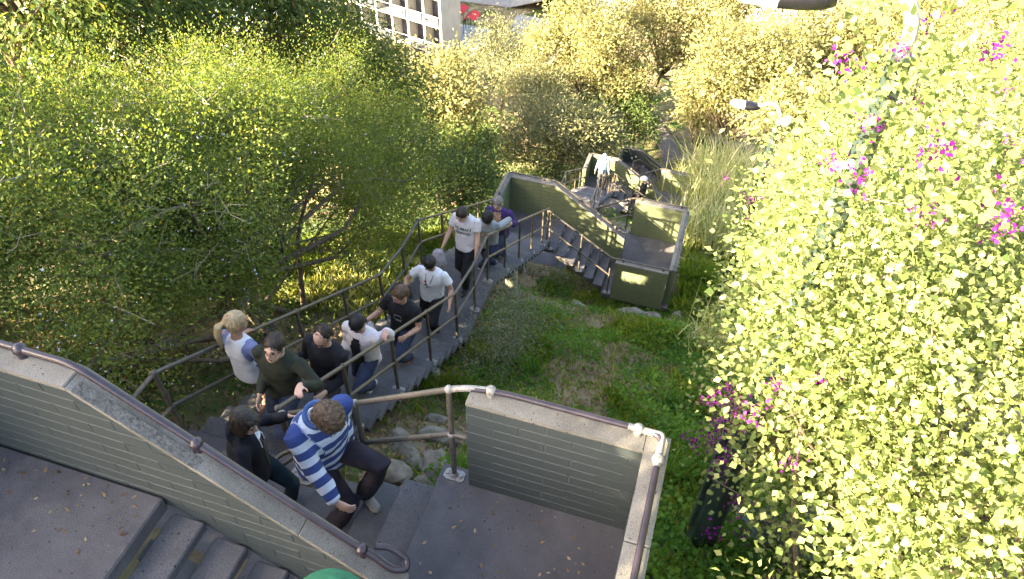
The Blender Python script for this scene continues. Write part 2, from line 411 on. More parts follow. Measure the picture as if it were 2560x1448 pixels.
def unit(n):
    o = OFF*(n-1); w = WORD[n]; near = n <= 2; hL = 1.084
    PAINT[0] = M['paint'] if n in (1, 4) else M['paint_bounce_lit']  # second and third units carry the copy with bounce light painted in
    def W(x, y, z): return V3(x, y, z)+o
    z2 = 6*RIS
    slab(f'{w} square concrete landing boxed in by green block walls', W(-1.525, -2.44, -.16), W(.14, .14, 0))
    slab(f'{w} upper concrete landing beside the diagonal green wall', W(-4.44, -2.39, z2-.13), W(-2.795 if n > 1 else -2.86, -1.236, z2))
    slab(f'{w} turning landing of grey concrete behind the diagonal wall', W(XL, -1.07, -6*RIS-.13), W(-2.97, .30, -6*RIS))
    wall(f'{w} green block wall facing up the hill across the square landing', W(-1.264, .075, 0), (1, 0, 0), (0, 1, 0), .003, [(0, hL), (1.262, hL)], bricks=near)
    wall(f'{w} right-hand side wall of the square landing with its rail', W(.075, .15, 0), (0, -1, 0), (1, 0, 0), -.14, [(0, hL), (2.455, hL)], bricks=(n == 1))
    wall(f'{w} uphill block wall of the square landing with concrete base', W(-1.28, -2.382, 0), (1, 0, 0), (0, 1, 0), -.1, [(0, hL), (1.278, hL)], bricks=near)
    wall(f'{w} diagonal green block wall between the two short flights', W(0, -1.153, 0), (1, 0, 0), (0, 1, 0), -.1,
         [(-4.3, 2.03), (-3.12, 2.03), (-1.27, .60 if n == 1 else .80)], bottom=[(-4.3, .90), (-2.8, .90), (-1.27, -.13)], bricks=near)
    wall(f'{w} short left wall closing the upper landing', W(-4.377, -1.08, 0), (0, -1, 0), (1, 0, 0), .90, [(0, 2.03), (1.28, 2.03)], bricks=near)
    if n == 1:      # rough strip worn into the coping
        sl_ = (.60-2.03)/(3.12-1.27); a, b = W(-3.08, -1.19, 2.03+sl_*.04+.039), W(-2.45, -1.19, 2.03+sl_*.67+.039); t_ = b-a
        MB().prism([(0, .0), (t_[0], t_[2]), (t_[0], t_[2]+.008), (0, .008)], a, (1, 0, 0), (0, 0, 1), (0, 1, 0), -.045, .03).build('rough_patch', M['rough_strip'], bpy.data.objects[[q.name for q in bpy.data.objects if q.name.startswith('block_wall') and 'foreground diagonal' in q.get('label', '')][0]])
    # short flights
    flight(f'{w} short flight of concrete steps rising to the square landing', [W(-1.52-.295*(k-.5)+.0, -.535, -RIS*k) for k in range(1, 6)], (.325, 1.06, .09), 'x')
    flight(f'{w} short open flight climbing left along the diagonal wall', [W(-1.53-(.253 if n > 1 else .266)*(k-.5), -1.80, RIS*k) for k in range(1, 6)], (.236, 1.12, .085), 'x')
    # long flight below
    upper = [W((XL+XR)/2+xo(.3+.267*i), .30+.267*(i-.5), -(6+i)*RIS) for i in range(1, 17)]
    low = [W((XL+XR)/2+xo(6.15+.262*i), 6.15+.262*(i-.5), -(23+i)*RIS) for i in range(1, 18)]
    dx = XR-XL
    if n < 4:
        flight(f'{w} long concrete stair flight coming down from the turning landing', upper, (dx, .315, .075), 'y')
        slab(f'{w} halfway concrete landing in the long flight', W(XL+xo(5), 4.55, -23*RIS-.12), W(XR+xo(5), 6.15, -23*RIS))
        flight(f'{w} lower half of the long stair flight under the railings', low, (dx, .31, .075), 'y')
        for i, (yy, zz) in enumerate(((3.35, -18.2*RIS), (7.75, -29.6*RIS))):
            for xx, sd in ((-3.12, 'right'), (-4.2, 'left')):
                p = W(xx+xo(yy), yy, zz-.1); column(f'{w} round concrete column under the {"upper" if i == 0 else "lower"} long flight, {sd} of a pair', p[0], p[1], p[2])
    for xx, yy in ((-.5, -1.2), (-3.9, -1.7)):
        p = W(xx, yy, -.17 if xx > -1 else z2-.14); column(f'{w} round column holding up the {"square" if xx > -1 else "upper"} landing', p[0], p[1], p[2], .16)
    # --- rails
    rm = M['rail']; wm = M['rail_dark'] if n == 1 else M['rail']
    def run(xp):
        L = [(xp+xo(.17), .17, -6*RIS)]
        for i in (4, 8, 12, 16): y = .30+.267*(i-.5); L.append((xp+xo(y), y, -(6+i)*RIS))
        L += [(xp+xo(5.3), 5.30, -23*RIS), (xp+xo(6.02), 6.02, -23*RIS)]
        for i in (4, 8, 12, 16): y = 6.15+.262*(i-.5); L.append((xp+xo(y), y, -(23+i)*RIS))
        L.append((xp+xo(10.72), 10.72, -41*RIS)); return L
    if n < 4:
        for sd, xp in (('right', -3.067), ('left', -4.305)):
            P = [W(*p) for p in run(xp)]
            top = [p+V3(0, 0, HP) for p in P]; mid = [p+V3(0, 0, .56) for p in P]
            if sd == 'left':
                e = W(xp, -1.0, -6*RIS); top = [e+V3(0, 0, HP)]+top; mid = [e+V3(0, 0, .56)]+mid
            rail(f'{w} pipe railing along the {sd} edge of the long flight', top, [(*p, HP, .56) for p in P], [mid], rm)
    # short-flight rail on the far side
    P = [(-1.404, .048, 0, 1.144), (-2.2, .048, -3*RIS, 1.155), (-2.93, .048, -5*RIS, 1.03)]
    top = [W(-1.404, .048, 1.144), W(-2.2, .048, .64), W(-2.93, .048, .172)]
    mid = [W(-1.28, .048, .60), W(-1.404, .048, .595), W(-2.2, .048, .10), W(-2.86, .048, -.33)]
    loop = [W(-2.86, .048, -.33), W(-3.02, .04, -.42), W(-3.08, -.06, -.44), W(-3.0, -.10, -.44), W(-2.93, .0, -.42)]
    rail(f'{w} pipe railing on the far side of the short flight', top, [(*W(p[0], p[1], p[2]), p[3], .59) for p in P], [mid], rm if n > 1 else M['rail'], extra=[loop], balls=[tuple(top[-1])], fmat=M['silver'] if n == 1 else rm)
    # rail over the box walls
    zr = 1.175
    cop = [W(-1.404, .048, 1.144), W(-1.27, .08, zr), W(-1.0, .115, zr), W(.095, .115, zr), W(.095, -2.37, zr), W(-1.15, -2.37, zr), W(-1.39, -2.37, 1.16), W(-2.16, -2.37, 3*RIS+1.16), W(-2.95, -2.37, z2+HP+.06), W(-3.07, -2.2, z2+HP)]
    PS = [(-1.39, -2.37, 0, 1.16), (-2.16, -2.37, 3*RIS, 1.16), (-2.95, -2.37, z2, HP+.06)]
    bl = [W(-1.11, .108, zr), W(-.07, .115, zr), W(.095, -.08, zr), W(.095, -1.2, zr), W(.095, -2.2, zr), W(-.15, -2.37, zr), W(-1.1, -2.37, zr)]
    rail(f'{w} pipe rail carried on the copings round the square landing', cop, [(*W(*p[:3]), p[3], .6) for p in PS], [[W(-1.3, -2.37, .6), W(-1.39, -2.37, .6), W(-2.16, -2.37, 3*RIS+.6), W(-2.95, -2.37, z2+.6), W(-3.07, -2.2, z2+.57)]], wm, balls=[tuple(b) for b in bl], fmat=M['silver'] if n == 1 else rm, sleeves=[[W(-1.404, .048, 1.144), W(-1.27, .08, zr), W(-1.12, .107, zr)], [W(-.14, .115, zr), W(.085, .113, zr), W(.095, .09, zr), W(.095, -.14, zr)]] if n == 1 else ())
    ze = .60 if n == 1 else .80; sl = (ze-2.03)/1.85; zt = 2.125
    def dz(x): return zt+sl*(x+3.12)
    dl = [W(-4.37, -2.3, zt), W(-4.37, -1.12, zt), W(-3.12, -1.12, zt), W(-1.46, -1.12, dz(-1.46))]
    lp = [W(-1.46, -1.12, dz(-1.46)), W(-1.36, -1.13, dz(-1.36)), W(-1.28, -1.08, dz(-1.30)), W(-1.30, -1.02, dz(-1.32)), W(-1.42, -1.01, dz(-1.42)), W(-1.50, -1.05, dz(-1.5)-.03)]
    rail(f'{w} pipe rail following the sloping top of the diagonal wall', dl, [], None, wm, loc=W(-2.5, -1.13, 1.7), balls=[tuple(W(*p)) for p in ((-4.37, -2.0, zt), (-3.48, -1.12, zt), (-2.50, -1.12, dz(-2.50)), (-1.55, -1.12, dz(-1.55)))], fmat=wm, extra=[lp])
for n_ in (1, 2, 3, 4): unit(n_)
# ------------------------------------------------------------------ vegetation
def unit_rand(n, rng):
    v = rng.normal(size=(n, 3)); return v/np.linalg.norm(v, axis=1, keepdims=True)
HEX = np.array([(0, 0), (.30, .42), (.68, .40), (1.0, 0), (.68, -.40), (.30, -.42)])
KITE = np.array([(0, 0), (.42, .48), (1.0, 0), (.42, -.48)])
RHO = np.array([(0, 0), (.45, .5), (1.0, 0), (.45, -.5)])
def leaf_geo(P, D, N, L, Wd, shape, fold=.12):
    """P base points, D directions, N normals, L lengths, Wd widths"""
    S = np.cross(N, D); S /= np.linalg.norm(S, axis=1, keepdims=True)+1e-9
    Nn = np.cross(D, S); k = len(shape)
    V = P[:, None, :]+D[:, None, :]*(shape[None, :, 0:1]*L[:, None, None])+S[:, None, :]*(shape[None, :, 1:2]*Wd[:, None, None])
    V = V+Nn[:, None, :]*(np.abs(shape[None, :, 1:2])*Wd[:, None, None]*fold*2)-Nn[:, None, :]*(shape[None, :, 0:1]**2*L[:, None, None]*fold)
    n = len(P); F = (np.arange(n)[:, None]*k+np.arange(k)[None]).astype(np.int32)
    return V.reshape(-1, 3), F
def crown(ells, ncl, per, cr, L, asp, rng, shape=RHO, hollow=.62, droop=0.0, flat=.5, lump=.22, up=.5, squash=.75, gap=-.12, gapf=.9, spray=0.0):
    """leaf clusters spread through a union of ellipsoids -> V, F, rnd, cluster centres"""
    E = [np.array(e, float) for e in ells]; wgt = np.array([e[3]*e[4]+e[4]*e[5]+e[3]*e[5] for e in E]); wgt /= wgt.sum()
    C = []; O = []
    for e, w in zip(E, wgt):
        m = max(3, int(ncl*w)); d = unit_rand(m, rng)
        d[:, 2] = np.where(d[:, 2] < -.35, -d[:, 2]*.6, d[:, 2]); d /= np.linalg.norm(d, axis=1, keepdims=True)
        lum = 1+lump*np.sin(d[:, 0]*5.1+e[0]*3)*np.sin(d[:, 1]*4.3+e[1]*2)+lump*.6*np.sin(d[:, 2]*7+d[:, 0]*6+e[2])
        f = (hollow+(1-hollow)*rng.random(m)**.5)*lum
        C.append(e[:3]+d*e[3:6]*f[:, None]); O.append(d)
    C = np.concatenate(C); O = np.concatenate(O)
    nz = np.array([mnoise.noise(Vector(c)*gapf)+.5*mnoise.noise(Vector(c)*gapf*2.3) for c in C]); kp = nz > gap
    C = C[kp]; O = O[kp]; nz = nz[kp]; n = len(C)
    k = rng.poisson(per, n).clip(3); idx = np.repeat(np.arange(n), k); m = len(idx)
    off = rng.normal(size=(m, 3))*cr*np.array([1, 1, squash]); P = C[idx]+off+O[idx]*(rng.exponential(1.0, m)*spray)[:, None]*rng.uniform(.2, 1.6, n)[idx][:, None]
    D = off/(np.linalg.norm(off, axis=1, keepdims=True)+1e-9)*.8+unit_rand(m, rng)*.6+O[idx]*.4+np.array([0, 0, -droop]); D /= np.linalg.norm(D, axis=1, keepdims=True)
    N = unit_rand(m, rng)*(1-flat)+np.array([0, 0, up])+O[idx]*flat*.7; N -= D*(N*D).sum(1, keepdims=True); N /= np.linalg.norm(N, axis=1, keepdims=True)+1e-9
    ln = L*rng.uniform(.65, 1.3, m); wd = ln*asp*rng.uniform(.8, 1.2, m)
    V, F = leaf_geo(P, D, N, ln, wd, shape)
    rnd = np.clip(.5*rng.random(m)+.5*rng.random(n)[idx], 0, 1)
    return V, F, np.repeat(rnd, len(shape)), C, P
BARK = mottled('bark', (.075, .055, .04), (.17, .13, .095), 12, .95, 40, .9)
TWIG = mottled('dry_twig', (.16, .135, .105), (.30, .26, .21), 20, .95, 60, .5)
def limbs(mb, base, tips, rng, r0, bend=.18, seg=6, fork=.35):
    base = np.asarray(base, float)
    for tp in tips:
        d = tp-base; ln = np.linalg.norm(d); side = unit_rand(1, rng)[0]*ln*bend
        pts = [base+d*t+side*math.sin(math.pi*t)*(.6+.4*math.sin(5*t))+V3(0, 0, .12*ln*t*(1-t)) for t in (0, .2, .4, .6, .8, 1.0)]
        mb.tube(pts, [r0, r0*.8, r0*.62, r0*.45, r0*.28, r0*.1], seg, caps=False)
def tree(name, label, cat, base, ells, lm, ncl, per, cr, L, asp, seed, group=None, r0=.12, ntips=16, trunk_top=None, shape=RHO, lobes=0, extra_twigs=0, **kw):
    rng = np.random.default_rng(seed); base = np.array([base[0], base[1], float(gz(base[0], base[1]))-.1]) if len(base) == 2 else np.asarray(base, float)
    t = thing(name, label, cat, tuple(base), group)
    if lobes:
        out = []
        for e in ells:
            e = np.array(e, float); out.append((*e[:3], *(e[3:6]*.66)))
            for d in unit_rand(lobes, rng):
                d[2] = abs(d[2])*1.1-.35; d /= np.linalg.norm(d); q = rng.uniform(.34, .52); out.append((*(e[:3]+d*e[3:6]*rng.uniform(.55, .8)), *(e[3:6]*q)))
        ells = out
    V, F, rnd, C, P = crown(ells, ncl, per, cr, L, asp, rng, shape, **kw)
    link('crown', np_mesh('crown', V, F, len(shape), {'rnd': rnd}, [lm]), t)
    top = np.asarray(trunk_top, float) if trunk_top is not None else np.mean([e[:3] for e in ells], 0)*.55+base*.45
    mb = MB(); mid = (base+top)/2+V3(rng.normal()*.06, rng.normal()*.06, 0)*np.linalg.norm(top-base)
    mb.tube([base, base*.7+mid*.3, mid, top], [r0*1.5, r0*1.15, r0, r0*.85], 10)
    tips = C[rng.choice(len(C), min(ntips, len(C)), replace=False)]
    limbs(mb, top, tips, rng, r0*.62)
    mb.build('trunk', BARK, t, smooth=60)
    if extra_twigs:
        mb = MB(); q = C[rng.choice(len(C), min(extra_twigs, len(C)), replace=False)]
        for c in q:
            d = unit_rand(1, rng)[0]*rng.uniform(.25, .7); d[2] = abs(d[2])*.6
            s = unit_rand(1, rng)[0]*.08
            mb.tube([c-d*.5, c+s, c+d*.6], [.006, .0045, .002], 4, caps=False)
            for _ in range(2): e = unit_rand(1, rng)[0]*.25; mb.tube([c+d*.1, c+d*.1+e], [.0035, .0015], 3, caps=False)
        mb.build('twigs', TWIG, t, kind='stuff')
    return t
LM = {}
LM['shrub'] = leafmat('shrub_leaf', [(0, (.055, .095, .026)), (.45, (.105, .155, .04)), (.78, (.175, .21, .055)), (1, (.31, .275, .095))], .5)
LM['dark'] = leafmat('dark_leaf', [(0, (.035, .06, .022)), (.6, (.07, .105, .034)), (1, (.14, .165, .045))], .38)
LM['euc'] = leafmat('long_leaf', [(0, (.035, .065, .02)), (.5, (.075, .115, .03)), (.85, (.16, .17, .04)), (1, (.25, .17, .05))], .4)
LM['olive'] = leafmat('olive_leaf', [(0, (.075, .085, .045)), (.5, (.14, .15, .075)), (1, (.26, .23, .11))], .25, tcol=(1.3, 1.2, .6))
LM['gold'] = leafmat('pale_leaf', [(0, (.11, .115, .045)), (.5, (.21, .205, .085)), (1, (.38, .35, .18))], .45, tcol=(1.2, 1.15, .75))
LM['boug'] = leafmat('bougainvillea_leaf', [(0, (.065, .10, .032)), (.35, (.13, .175, .055)), (.75, (.26, .29, .11)), (1, (.42, .43, .22))], .4, tcol=(1.25, 1.2, .7), rough=.5, spec=.15)
LM['reed'] = leafmat('reed_blade', [(0, (.13, .17, .05)), (.45, (.30, .32, .14)), (1, (.58, .54, .33))], .4)
LM['grass'] = leafmat('grass_blade', [(0, (.06, .10, .02)), (.5, (.12, .18, .03)), (.8, (.20, .24, .05)), (1, (.34, .30, .13))], .4)
LM['clover'] = leafmat('clover_leaf', [(0, (.045, .11, .018)), (.6, (.085, .19, .03)), (1, (.17, .28, .05))], .45)
LM['dead'] = leafmat('fallen_leaf', [(0, (.09, .055, .03)), (.5, (.20, .13, .065)), (1, (.36, .27, .15))], .1, tcol=(1.1, .9, .6))
LM['agave'] = leafmat('agave_leaf', [(0, (.07, .10, .09)), (1, (.13, .17, .14))], .08, tcol=(1, 1, .8))
LM['bract'] = leafmat('bougainvillea_bract', [(0, (.075, .008, .095)), (.6, (.15, .014, .17)), (1, (.30, .05, .24))], .4, tcol=(1.3, .7, 1.2))
LM['bloom'] = leafmat('tiny_bloom', [(0, (.45, .42, .62)), (1, (.7, .68, .8))], .3, tcol=(1, 1, 1))
# --- big near shrub on the left of the stair
SH = [(-5.95, 2.1, -.2, 1.35, 1.6, 1.45), (-5.75, .55, .2, 1.1, 1.1, 1.1), (-6.5, 4.5, -1.25, 1.6, 1.7, 1.6), (-6.7, 6.6, -2.35, 1.65, 1.7, 1.7), (-5.9, 4.8, -1.7, 1.2, 1.35, 1.2),
      (-7.6, 2.8, -.55, 1.4, 1.5, 1.4), (-8.0, 5.4, -1.9, 1.6, 1.6, 1.5), (-5.45, -.3, -.05, .75, .8, .9), (-5.7, 2.9, -1.0, .85, 1.0, .9), (-6.1, 7.6, -3.0, 1.2, 1.2, 1.2), (-6.9, .9, .45, 1.2, 1.1, 1.0), (-5.35, .95, -.7, .7, .9, .6), (-5.6, 2.2, -1.5, .85, 1.0, .75), (-6.7, 2.5, -1.6, 1.1, 1.2, .9), (-7.2, 4.0, -.9, 1.3, 1.4, 1.3), (-7.4, 1.4, .0, 1.2, 1.2, 1.1), (-5.25, 5.9, -3.1, .6, .8, .7), (-5.5, 7.0, -3.8, .8, .9, .9)]
sh = tree('leafy_shrub', 'huge fine-leaved green shrub filling the left beside the stair railing', 'shrub', (-6.1, 3.7), SH, LM['shrub'], 12500, 37, .13, .041, .5, 11, r0=.085, ntips=90, trunk_top=(-6.15, 3.75, -2.6), extra_twigs=500, hollow=.3, lump=.3, flat=.3, gap=-.1, gapf=1.4, spray=.1)
rng_ = np.random.default_rng(5)
mb_ = MB()
for bx, by in ((-5.75, 3.35), (-6.5, 4.1), (-6.3, 3.1), (-5.9, 4.4)):
    b0 = V3(bx, by, float(gz(bx, by))-.1)
    for q in range(3):
        e = SH[rng_.integers(0, 11)]; tp = V3(*e[:3])+rng_.normal(size=3)*.5; limbs(mb_, b0, [tp], rng_, .055, .12)
mb_.build('stem', BARK, sh, smooth=60)
V_, F_, r_, C_, P_ = crown(SH, 900, 3, .2, .022, .9, np.random.default_rng(3), hollow=.85)
link('blossom', np_mesh('blossom', V_, F_, 4, {'rnd': r_}, [LM['bloom']]), sh)['kind'] = 'stuff'
# --- shrubs and trees further down on the left
tree('broadleaf_tree', 'dark drooping tree in the upper left corner with bare arching twigs', 'tree', (-14, 7.5), [(-13.2, 8.0, -1.6, 2.1, 2.0, 1.8), (-14.8, 7.0, -.6, 2.0, 2.0, 1.7), (-12.6, 9.6, -2.9, 1.6, 1.8, 1.4)], LM['euc'], 1900, 18, .3, .17, .36, 21, r0=.2, ntips=40, extra_twigs=160, droop=.7, hollow=.4, gap=-.05, gapf=.8, spray=.15)
tree('broadleaf_tree', 'tall drooping tree left of the apartment block, second from the corner', 'tree', (-13.6, 11.5), [(-13.6, 11.0, -2.4, 2.1, 2.2, 1.7), (-12.3, 13.4, -3.7, 2.3, 2.2, 1.9)], LM['euc'], 1900, 18, .3, .17, .36, 22, r0=.2, ntips=40, extra_twigs=120, droop=.7, hollow=.4, gap=-.05, gapf=.8, spray=.15)
tree('broadleaf_tree', 'drooping long-leaved tree standing in front of the white balconies', 'tree', (-10.8, 16.0), [(-11.7, 14.8, -5.3, 1.7, 1.9, 1.6), (-9.7, 14.6, -6.6, 1.6, 1.6, 1.5), (-11.6, 16.8, -6.9, 1.5, 1.5, 1.5)], LM['euc'], 1700, 18, .28, .16, .34, 23, r0=.2, ntips=40, extra_twigs=100, droop=.6, hollow=.4, gap=-.1, spray=.15)
tree('understorey_tree', 'dark leafy bush behind the left railing at the halfway landing', 'tree', (-8.6, 10.2), [(-8.5, 10.0, -5.6, 1.7, 1.9, 1.6), (-7.9, 12.0, -6.9, 1.5, 1.6, 1.5)], LM['dark'], 800, 18, .25, .11, .5, 24, r0=.13, ntips=24)
tree('understorey_tree', 'dark bush with brown leaning trunk left of the olive walls', 'tree', (-7.0, 13.6), [(-6.6, 13.6, -8.4, 1.1, 1.2, 1.1), (-8.8, 14.2, -9.2, 1.3, 1.3, 1.2)], LM['dark'], 800, 18, .25, .12, .5, 25, r0=.15, ntips=24)
tree('understorey_tree', 'shadowy grey-green bush below the pale lit tree', 'tree', (-12.6, 21.4), [(-12.6, 21.2, -13.6, 1.8, 1.7, 1.6)], LM['dark'], 700, 18, .28, .13, .45, 26, r0=.15, ntips=20)
for q_, (lb, b_, e_) in enumerate((('added tall shade tree left of the upper landing, outside the picture', (-8.9, -4.4), [(-8.9, -4.3, 2.7, 1.7, 2.0, 1.5)]), ('added tall shade tree up the hill behind the left edge, outside the picture', (-8.3, -6.8), [(-8.2, -6.8, 3.9, 1.8, 2.0, 1.9)]), ('added leafy shade tree up the slope left of the big shrub, outside the picture', (-9.5, -1.1), [(-9.4, -1.1, 1.0, 1.5, 1.9, 1.6)]),
        ('added leafy shade tree half hidden at the far left behind the big shrub', (-9.8, 1.9), [(-9.7, 1.8, -.5, 1.5, 1.9, 1.6)]), ('added leafy shade tree behind the big shrub level with the halfway landing', (-9.6, 7.3), [(-9.5, 7.2, -4.2, 1.4, 1.9, 1.5)]))):
    tree('added_shade_tree', lb, 'tree', b_, e_, LM['shrub'], 900, 20, .3, .17, .55, 31+q_, r0=.12, ntips=20, hollow=.25, gap=-.55 if q_ < 2 else -.25)  # mostly unseen trees, added to keep the sun off stairs and walls
# --- trees on the lower slope
far = [('pale_tree', 'bright yellow-lit tree left of the grey olive tree', (-13.2, 28.0), [(-13.2, 28.1, -14.6, 2.6, 2.5, 2.3), (-11.4, 27.4, -16.0, 1.8, 1.8, 1.7), (-14.4, 27.5, -16.3, 1.9, 1.9, 1.8)], 'gold'),
       ('olive_tree', 'round grey-green olive tree just above the sunlit walls', (-8.0, 32.6), [(-7.9, 32.4, -17.8, 2.7, 2.5, 2.5), (-6.4, 32.0, -19.0, 1.9, 1.9, 2.0), (-9.6, 31.8, -19.3, 2.0, 2.0, 2.0), (-7.8, 31.2, -19.9, 2.4, 1.8, 1.6)], 'olive'),
       ('pale_tree', 'tall golden tree at the top centre above the olive tree', (-9.3, 47.0), [(-9.3, 47.6, -20.6, 3.6, 3.4, 4.2), (-11.6, 46.6, -22.6, 2.8, 2.8, 3.0), (-7.0, 46.8, -22.8, 2.6, 2.6, 3.0)], 'gold'),
       ('olive_tree', 'grey-olive tree with yellow crest just right of the balconies', (-16.6, 48.3), [(-16.4, 48.3, -23.6, 3.2, 3.0, 3.0), (-14.2, 47.4, -24.4, 2.6, 2.4, 2.8)], 'olive'),
       ('pale_tree', 'golden tree at the top edge right of centre', (-5.4, 55.0), [(-5.6, 54.6, -22.0, 3.9, 3.6, 4.4), (-2.8, 54.4, -24.6, 2.8, 2.6, 3.0)], 'gold'),
       ('pale_tree', 'blazing sunlit tree behind the reeds right of the path', (1.3, 40.6), [(1.2, 40.4, -17.2, 3.4, 3.0, 3.0), (3.6, 40.0, -18.6, 2.8, 2.6, 2.6), (-.6, 40.8, -19.4, 1.9, 1.9, 1.7)], 'gold'),
       ('pale_tree', 'small yellow tree overhanging the shaded path', (-.3, 43.6), [(-.6, 43.2, -22.0, 1.7, 1.7, 1.5)], 'gold'),
       ('dark_tree', 'dark tree between the pale tree and the olive tree', (-11.3, 25.6), [(-11.0, 25.0, -16.6, 1.9, 1.8, 1.9)], 'dark'),
       ('dark_tree', 'shaded tree left of the bend of the path', (-9.6, 50.0), [(-9.6, 50.0, -26.2, 3.0, 2.8, 3.0)], 'dark'),
       ('dark_tree', 'shaded tree behind the olive tree beside the brown slope', (-8.2, 44.6), [(-7.6, 41.4, -24.4, 2.4, 2.3, 2.2), (-6.7, 46.4, -25.4, 2.4, 2.6, 2.2), (-10.6, 43.0, -25.0, 2.6, 2.4, 2.4)], 'dark'),
       ('pale_tree', 'overexposed bright tree below the street lamp head', (4.6, 48.6), [(4.4, 48.4, -19.0, 3.8, 3.4, 4.6), (7.2, 47.6, -21.0, 3.0, 3.0, 4.0)], 'gold'),
       ('pale_tree', 'pale green tree at the top behind the lamp arm', (10.2, 48.4), [(10.2, 48.2, -17.6, 3.4, 3.2, 4.6)], 'gold'),
       ('pale_tree', 'feathery yellow-green tree in the upper right corner', (14.0, 46.4), [(13.6, 46.6, -16.4, 3.6, 3.2, 4.8), (17.0, 45.0, -17.0, 3.0, 3.0, 4.2)], 'gold'),
       ('pale_tree', 'sunlit bushy tree under the second street lamp', (3.7, 34.6), [(3.6, 34.4, -16.6, 2.1, 2.0, 2.0), (5.6, 33.6, -16.0, 1.9, 1.9, 1.9)], 'gold'),
       ('olive_tree', 'speckled tree in front of the white facade, upper left of the pale tree', (-15.2, 26.8), [(-15.4, 26.5, -14.8, 1.8, 1.8, 1.7)], 'euc'),
       ('olive_tree', 'grey tree in the shade between the balconies and the golden tree', (-12.6, 42.4), [(-12.4, 42.3, -22.0, 2.7, 2.5, 2.6)], 'olive'),
       ('pale_tree', 'golden tree far behind at the top, left of the lamp', (-.8, 57.0), [(-.9, 56.8, -21.6, 3.9, 3.4, 4.6)], 'gold'),
       ('dark_tree', 'dim tree at the foot of the apartment block', (-20.0, 44.5), [(-20.0, 44.4, -26.0, 3.0, 2.8, 2.6), (-18.4, 40.4, -24.0, 2.4, 2.4, 2.4)], 'olive'),
       ('pale_tree', 'yellow tree low on the left beyond the drooping trees', (-19.0, 33.0), [(-18.8, 33.0, -18.4, 2.6, 2.6, 2.6), (-21.4, 31.0, -17.4, 2.6, 2.6, 2.4)], 'gold'),
       ('pale_tree', 'bright tree on the far left seen through the shrub', (-24.5, 27.0), [(-24.4, 27.0, -15.4, 2.8, 2.8, 2.6), (-27.4, 23.6, -14.6, 2.6, 2.6, 2.4)], 'gold'),
       ('pale_tree', 'golden tree at the far right behind the bougainvillea', (9.0, 30.0), [(8.6, 29.6, -12.6, 2.6, 2.6, 3.4), (11.4, 28.4, -11.6, 2.6, 2.6, 3.4)], 'gold')]
for i_, (nm, lb, bs, el, k_) in enumerate(far):
    sz = sum(e[3]*e[4] for e in el)
    tree(nm, lb, 'tree', bs, el, LM[k_], int(95*sz)+170, 12, .28, .23 if k_ != 'olive' else .2, .46 if k_ != 'olive' else .34, 40+i_, group='trees on the lower slope', r0=.16, ntips=22, hollow=.45, lump=.3, gap=-.2, gapf=1.1, lobes=8, spray=.22)
rgb_ = np.random.default_rng(88); spots_ = []
while len(spots_) < 14:
    x, y = rgb_.uniform(-14, 4), rgb_.uniform(17, 45)
    if not (-6.2 < x < 1.0): spots_.append((x, y))
ORD = ['nearest', 'second nearest', 'third nearest', 'fourth nearest', 'fifth nearest', 'sixth nearest', 'seventh nearest', 'eighth nearest', 'ninth nearest', 'tenth nearest', 'eleventh nearest', 'twelfth nearest', 'thirteenth nearest', 'farthest']
cnt_ = {'left': 0, 'right': 0}
for i_, (x, y) in enumerate(sorted(spots_, key=lambda p: p[1])):
    sd = 'left' if x < -2 else 'right'; z = float(gz(x, y)); r_b = rgb_.uniform(1.0, 1.6)
    tree('low_bush', f'low dark bush {sd} of the lower stairs, {ORD[cnt_[sd]]} on that side', 'bush', (x, y), [(x, y, z+r_b*.6, r_b*1.2, r_b*1.1, r_b*.85)], LM['dark'], 230, 13, .2, .17, .5, 700+i_, group='low bushes on the lower slope', r0=.05, ntips=10, hollow=.4)
    cnt_[sd] += 1
tree('dark_tree', 'dark tree leaning over the path beyond the lowest landing', 'tree', (-5.2, 43.8), [(-4.8, 43.4, -24.4, 1.5, 1.5, 1.5), (-5.8, 44.6, -23.6, 1.7, 1.6, 1.6)], LM['dark'], 620, 13, .26, .2, .48, 90, group='trees on the lower slope', r0=.12, ntips=16, hollow=.4, lobes=6, spray=.2)
# --- bougainvillea on the right
BG = [(3.0, -.9, 1.0, 1.95, 1.7, 1.55), (2.75, 1.2, .55, 1.95, 1.9, 1.75), (2.9, 3.4, .0, 2.05, 2.0, 2.1), (3.3, 5.7, -.7, 2.2, 2.1, 2.2), (3.6, 8.2, -2.6, 2.3, 2.2, 2.2), (2.3, .6, -.6, 1.0, 1.2, 1.1), (2.1, 2.4, -1.5, 1.0, 1.4, 1.2), (2.4, -.6, -.35, .9, 1.0, 1.1), (4.4, 2.0, 1.2, 2.0, 2.6, 1.6), (4.6, 6.6, -.2, 2.2, 2.4, 2.2), (1.75, .35, 1.25, .95, 1.2, 1.15), (2.0, -.7, 1.6, .9, 1.1, 1.0), (1.5, 1.8, .6, .9, 1.3, 1.5), (1.75, 3.5, .1, 1.0, 1.4, 1.8), (1.6, .9, 2.15, .8, 1.0, .8), (2.2, 5.4, -1.0, 1.1, 1.4, 1.6), (1.15, .85, .25, .5, .6, .7), (1.0, .75, 1.2, .52, .6, .85), (.95, .65, 2.0, .48, .5, .7), (.78, .62, 2.6, .5, .45, .62), (.80, .72, 3.2, .46, .42, .48), (.92, .88, 3.55, .38, .36, .3), (.9, .7, 1.6, .5, .5, .7), (1.3, 2.6, -.6, .8, 1.2, 1.4), (1.4, 4.6, -1.6, .8, 1.3, 1.5), (1.55, 6.6, -2.5, .8, 1.3, 1.5)]
rb = np.random.default_rng(77)
bg_ = thing('bougainvillea', 'towering sunlit bougainvillea with magenta bracts filling the right side', 'bougainvillea', (2.6, 2.0, float(gz(2.6, 2.0))))
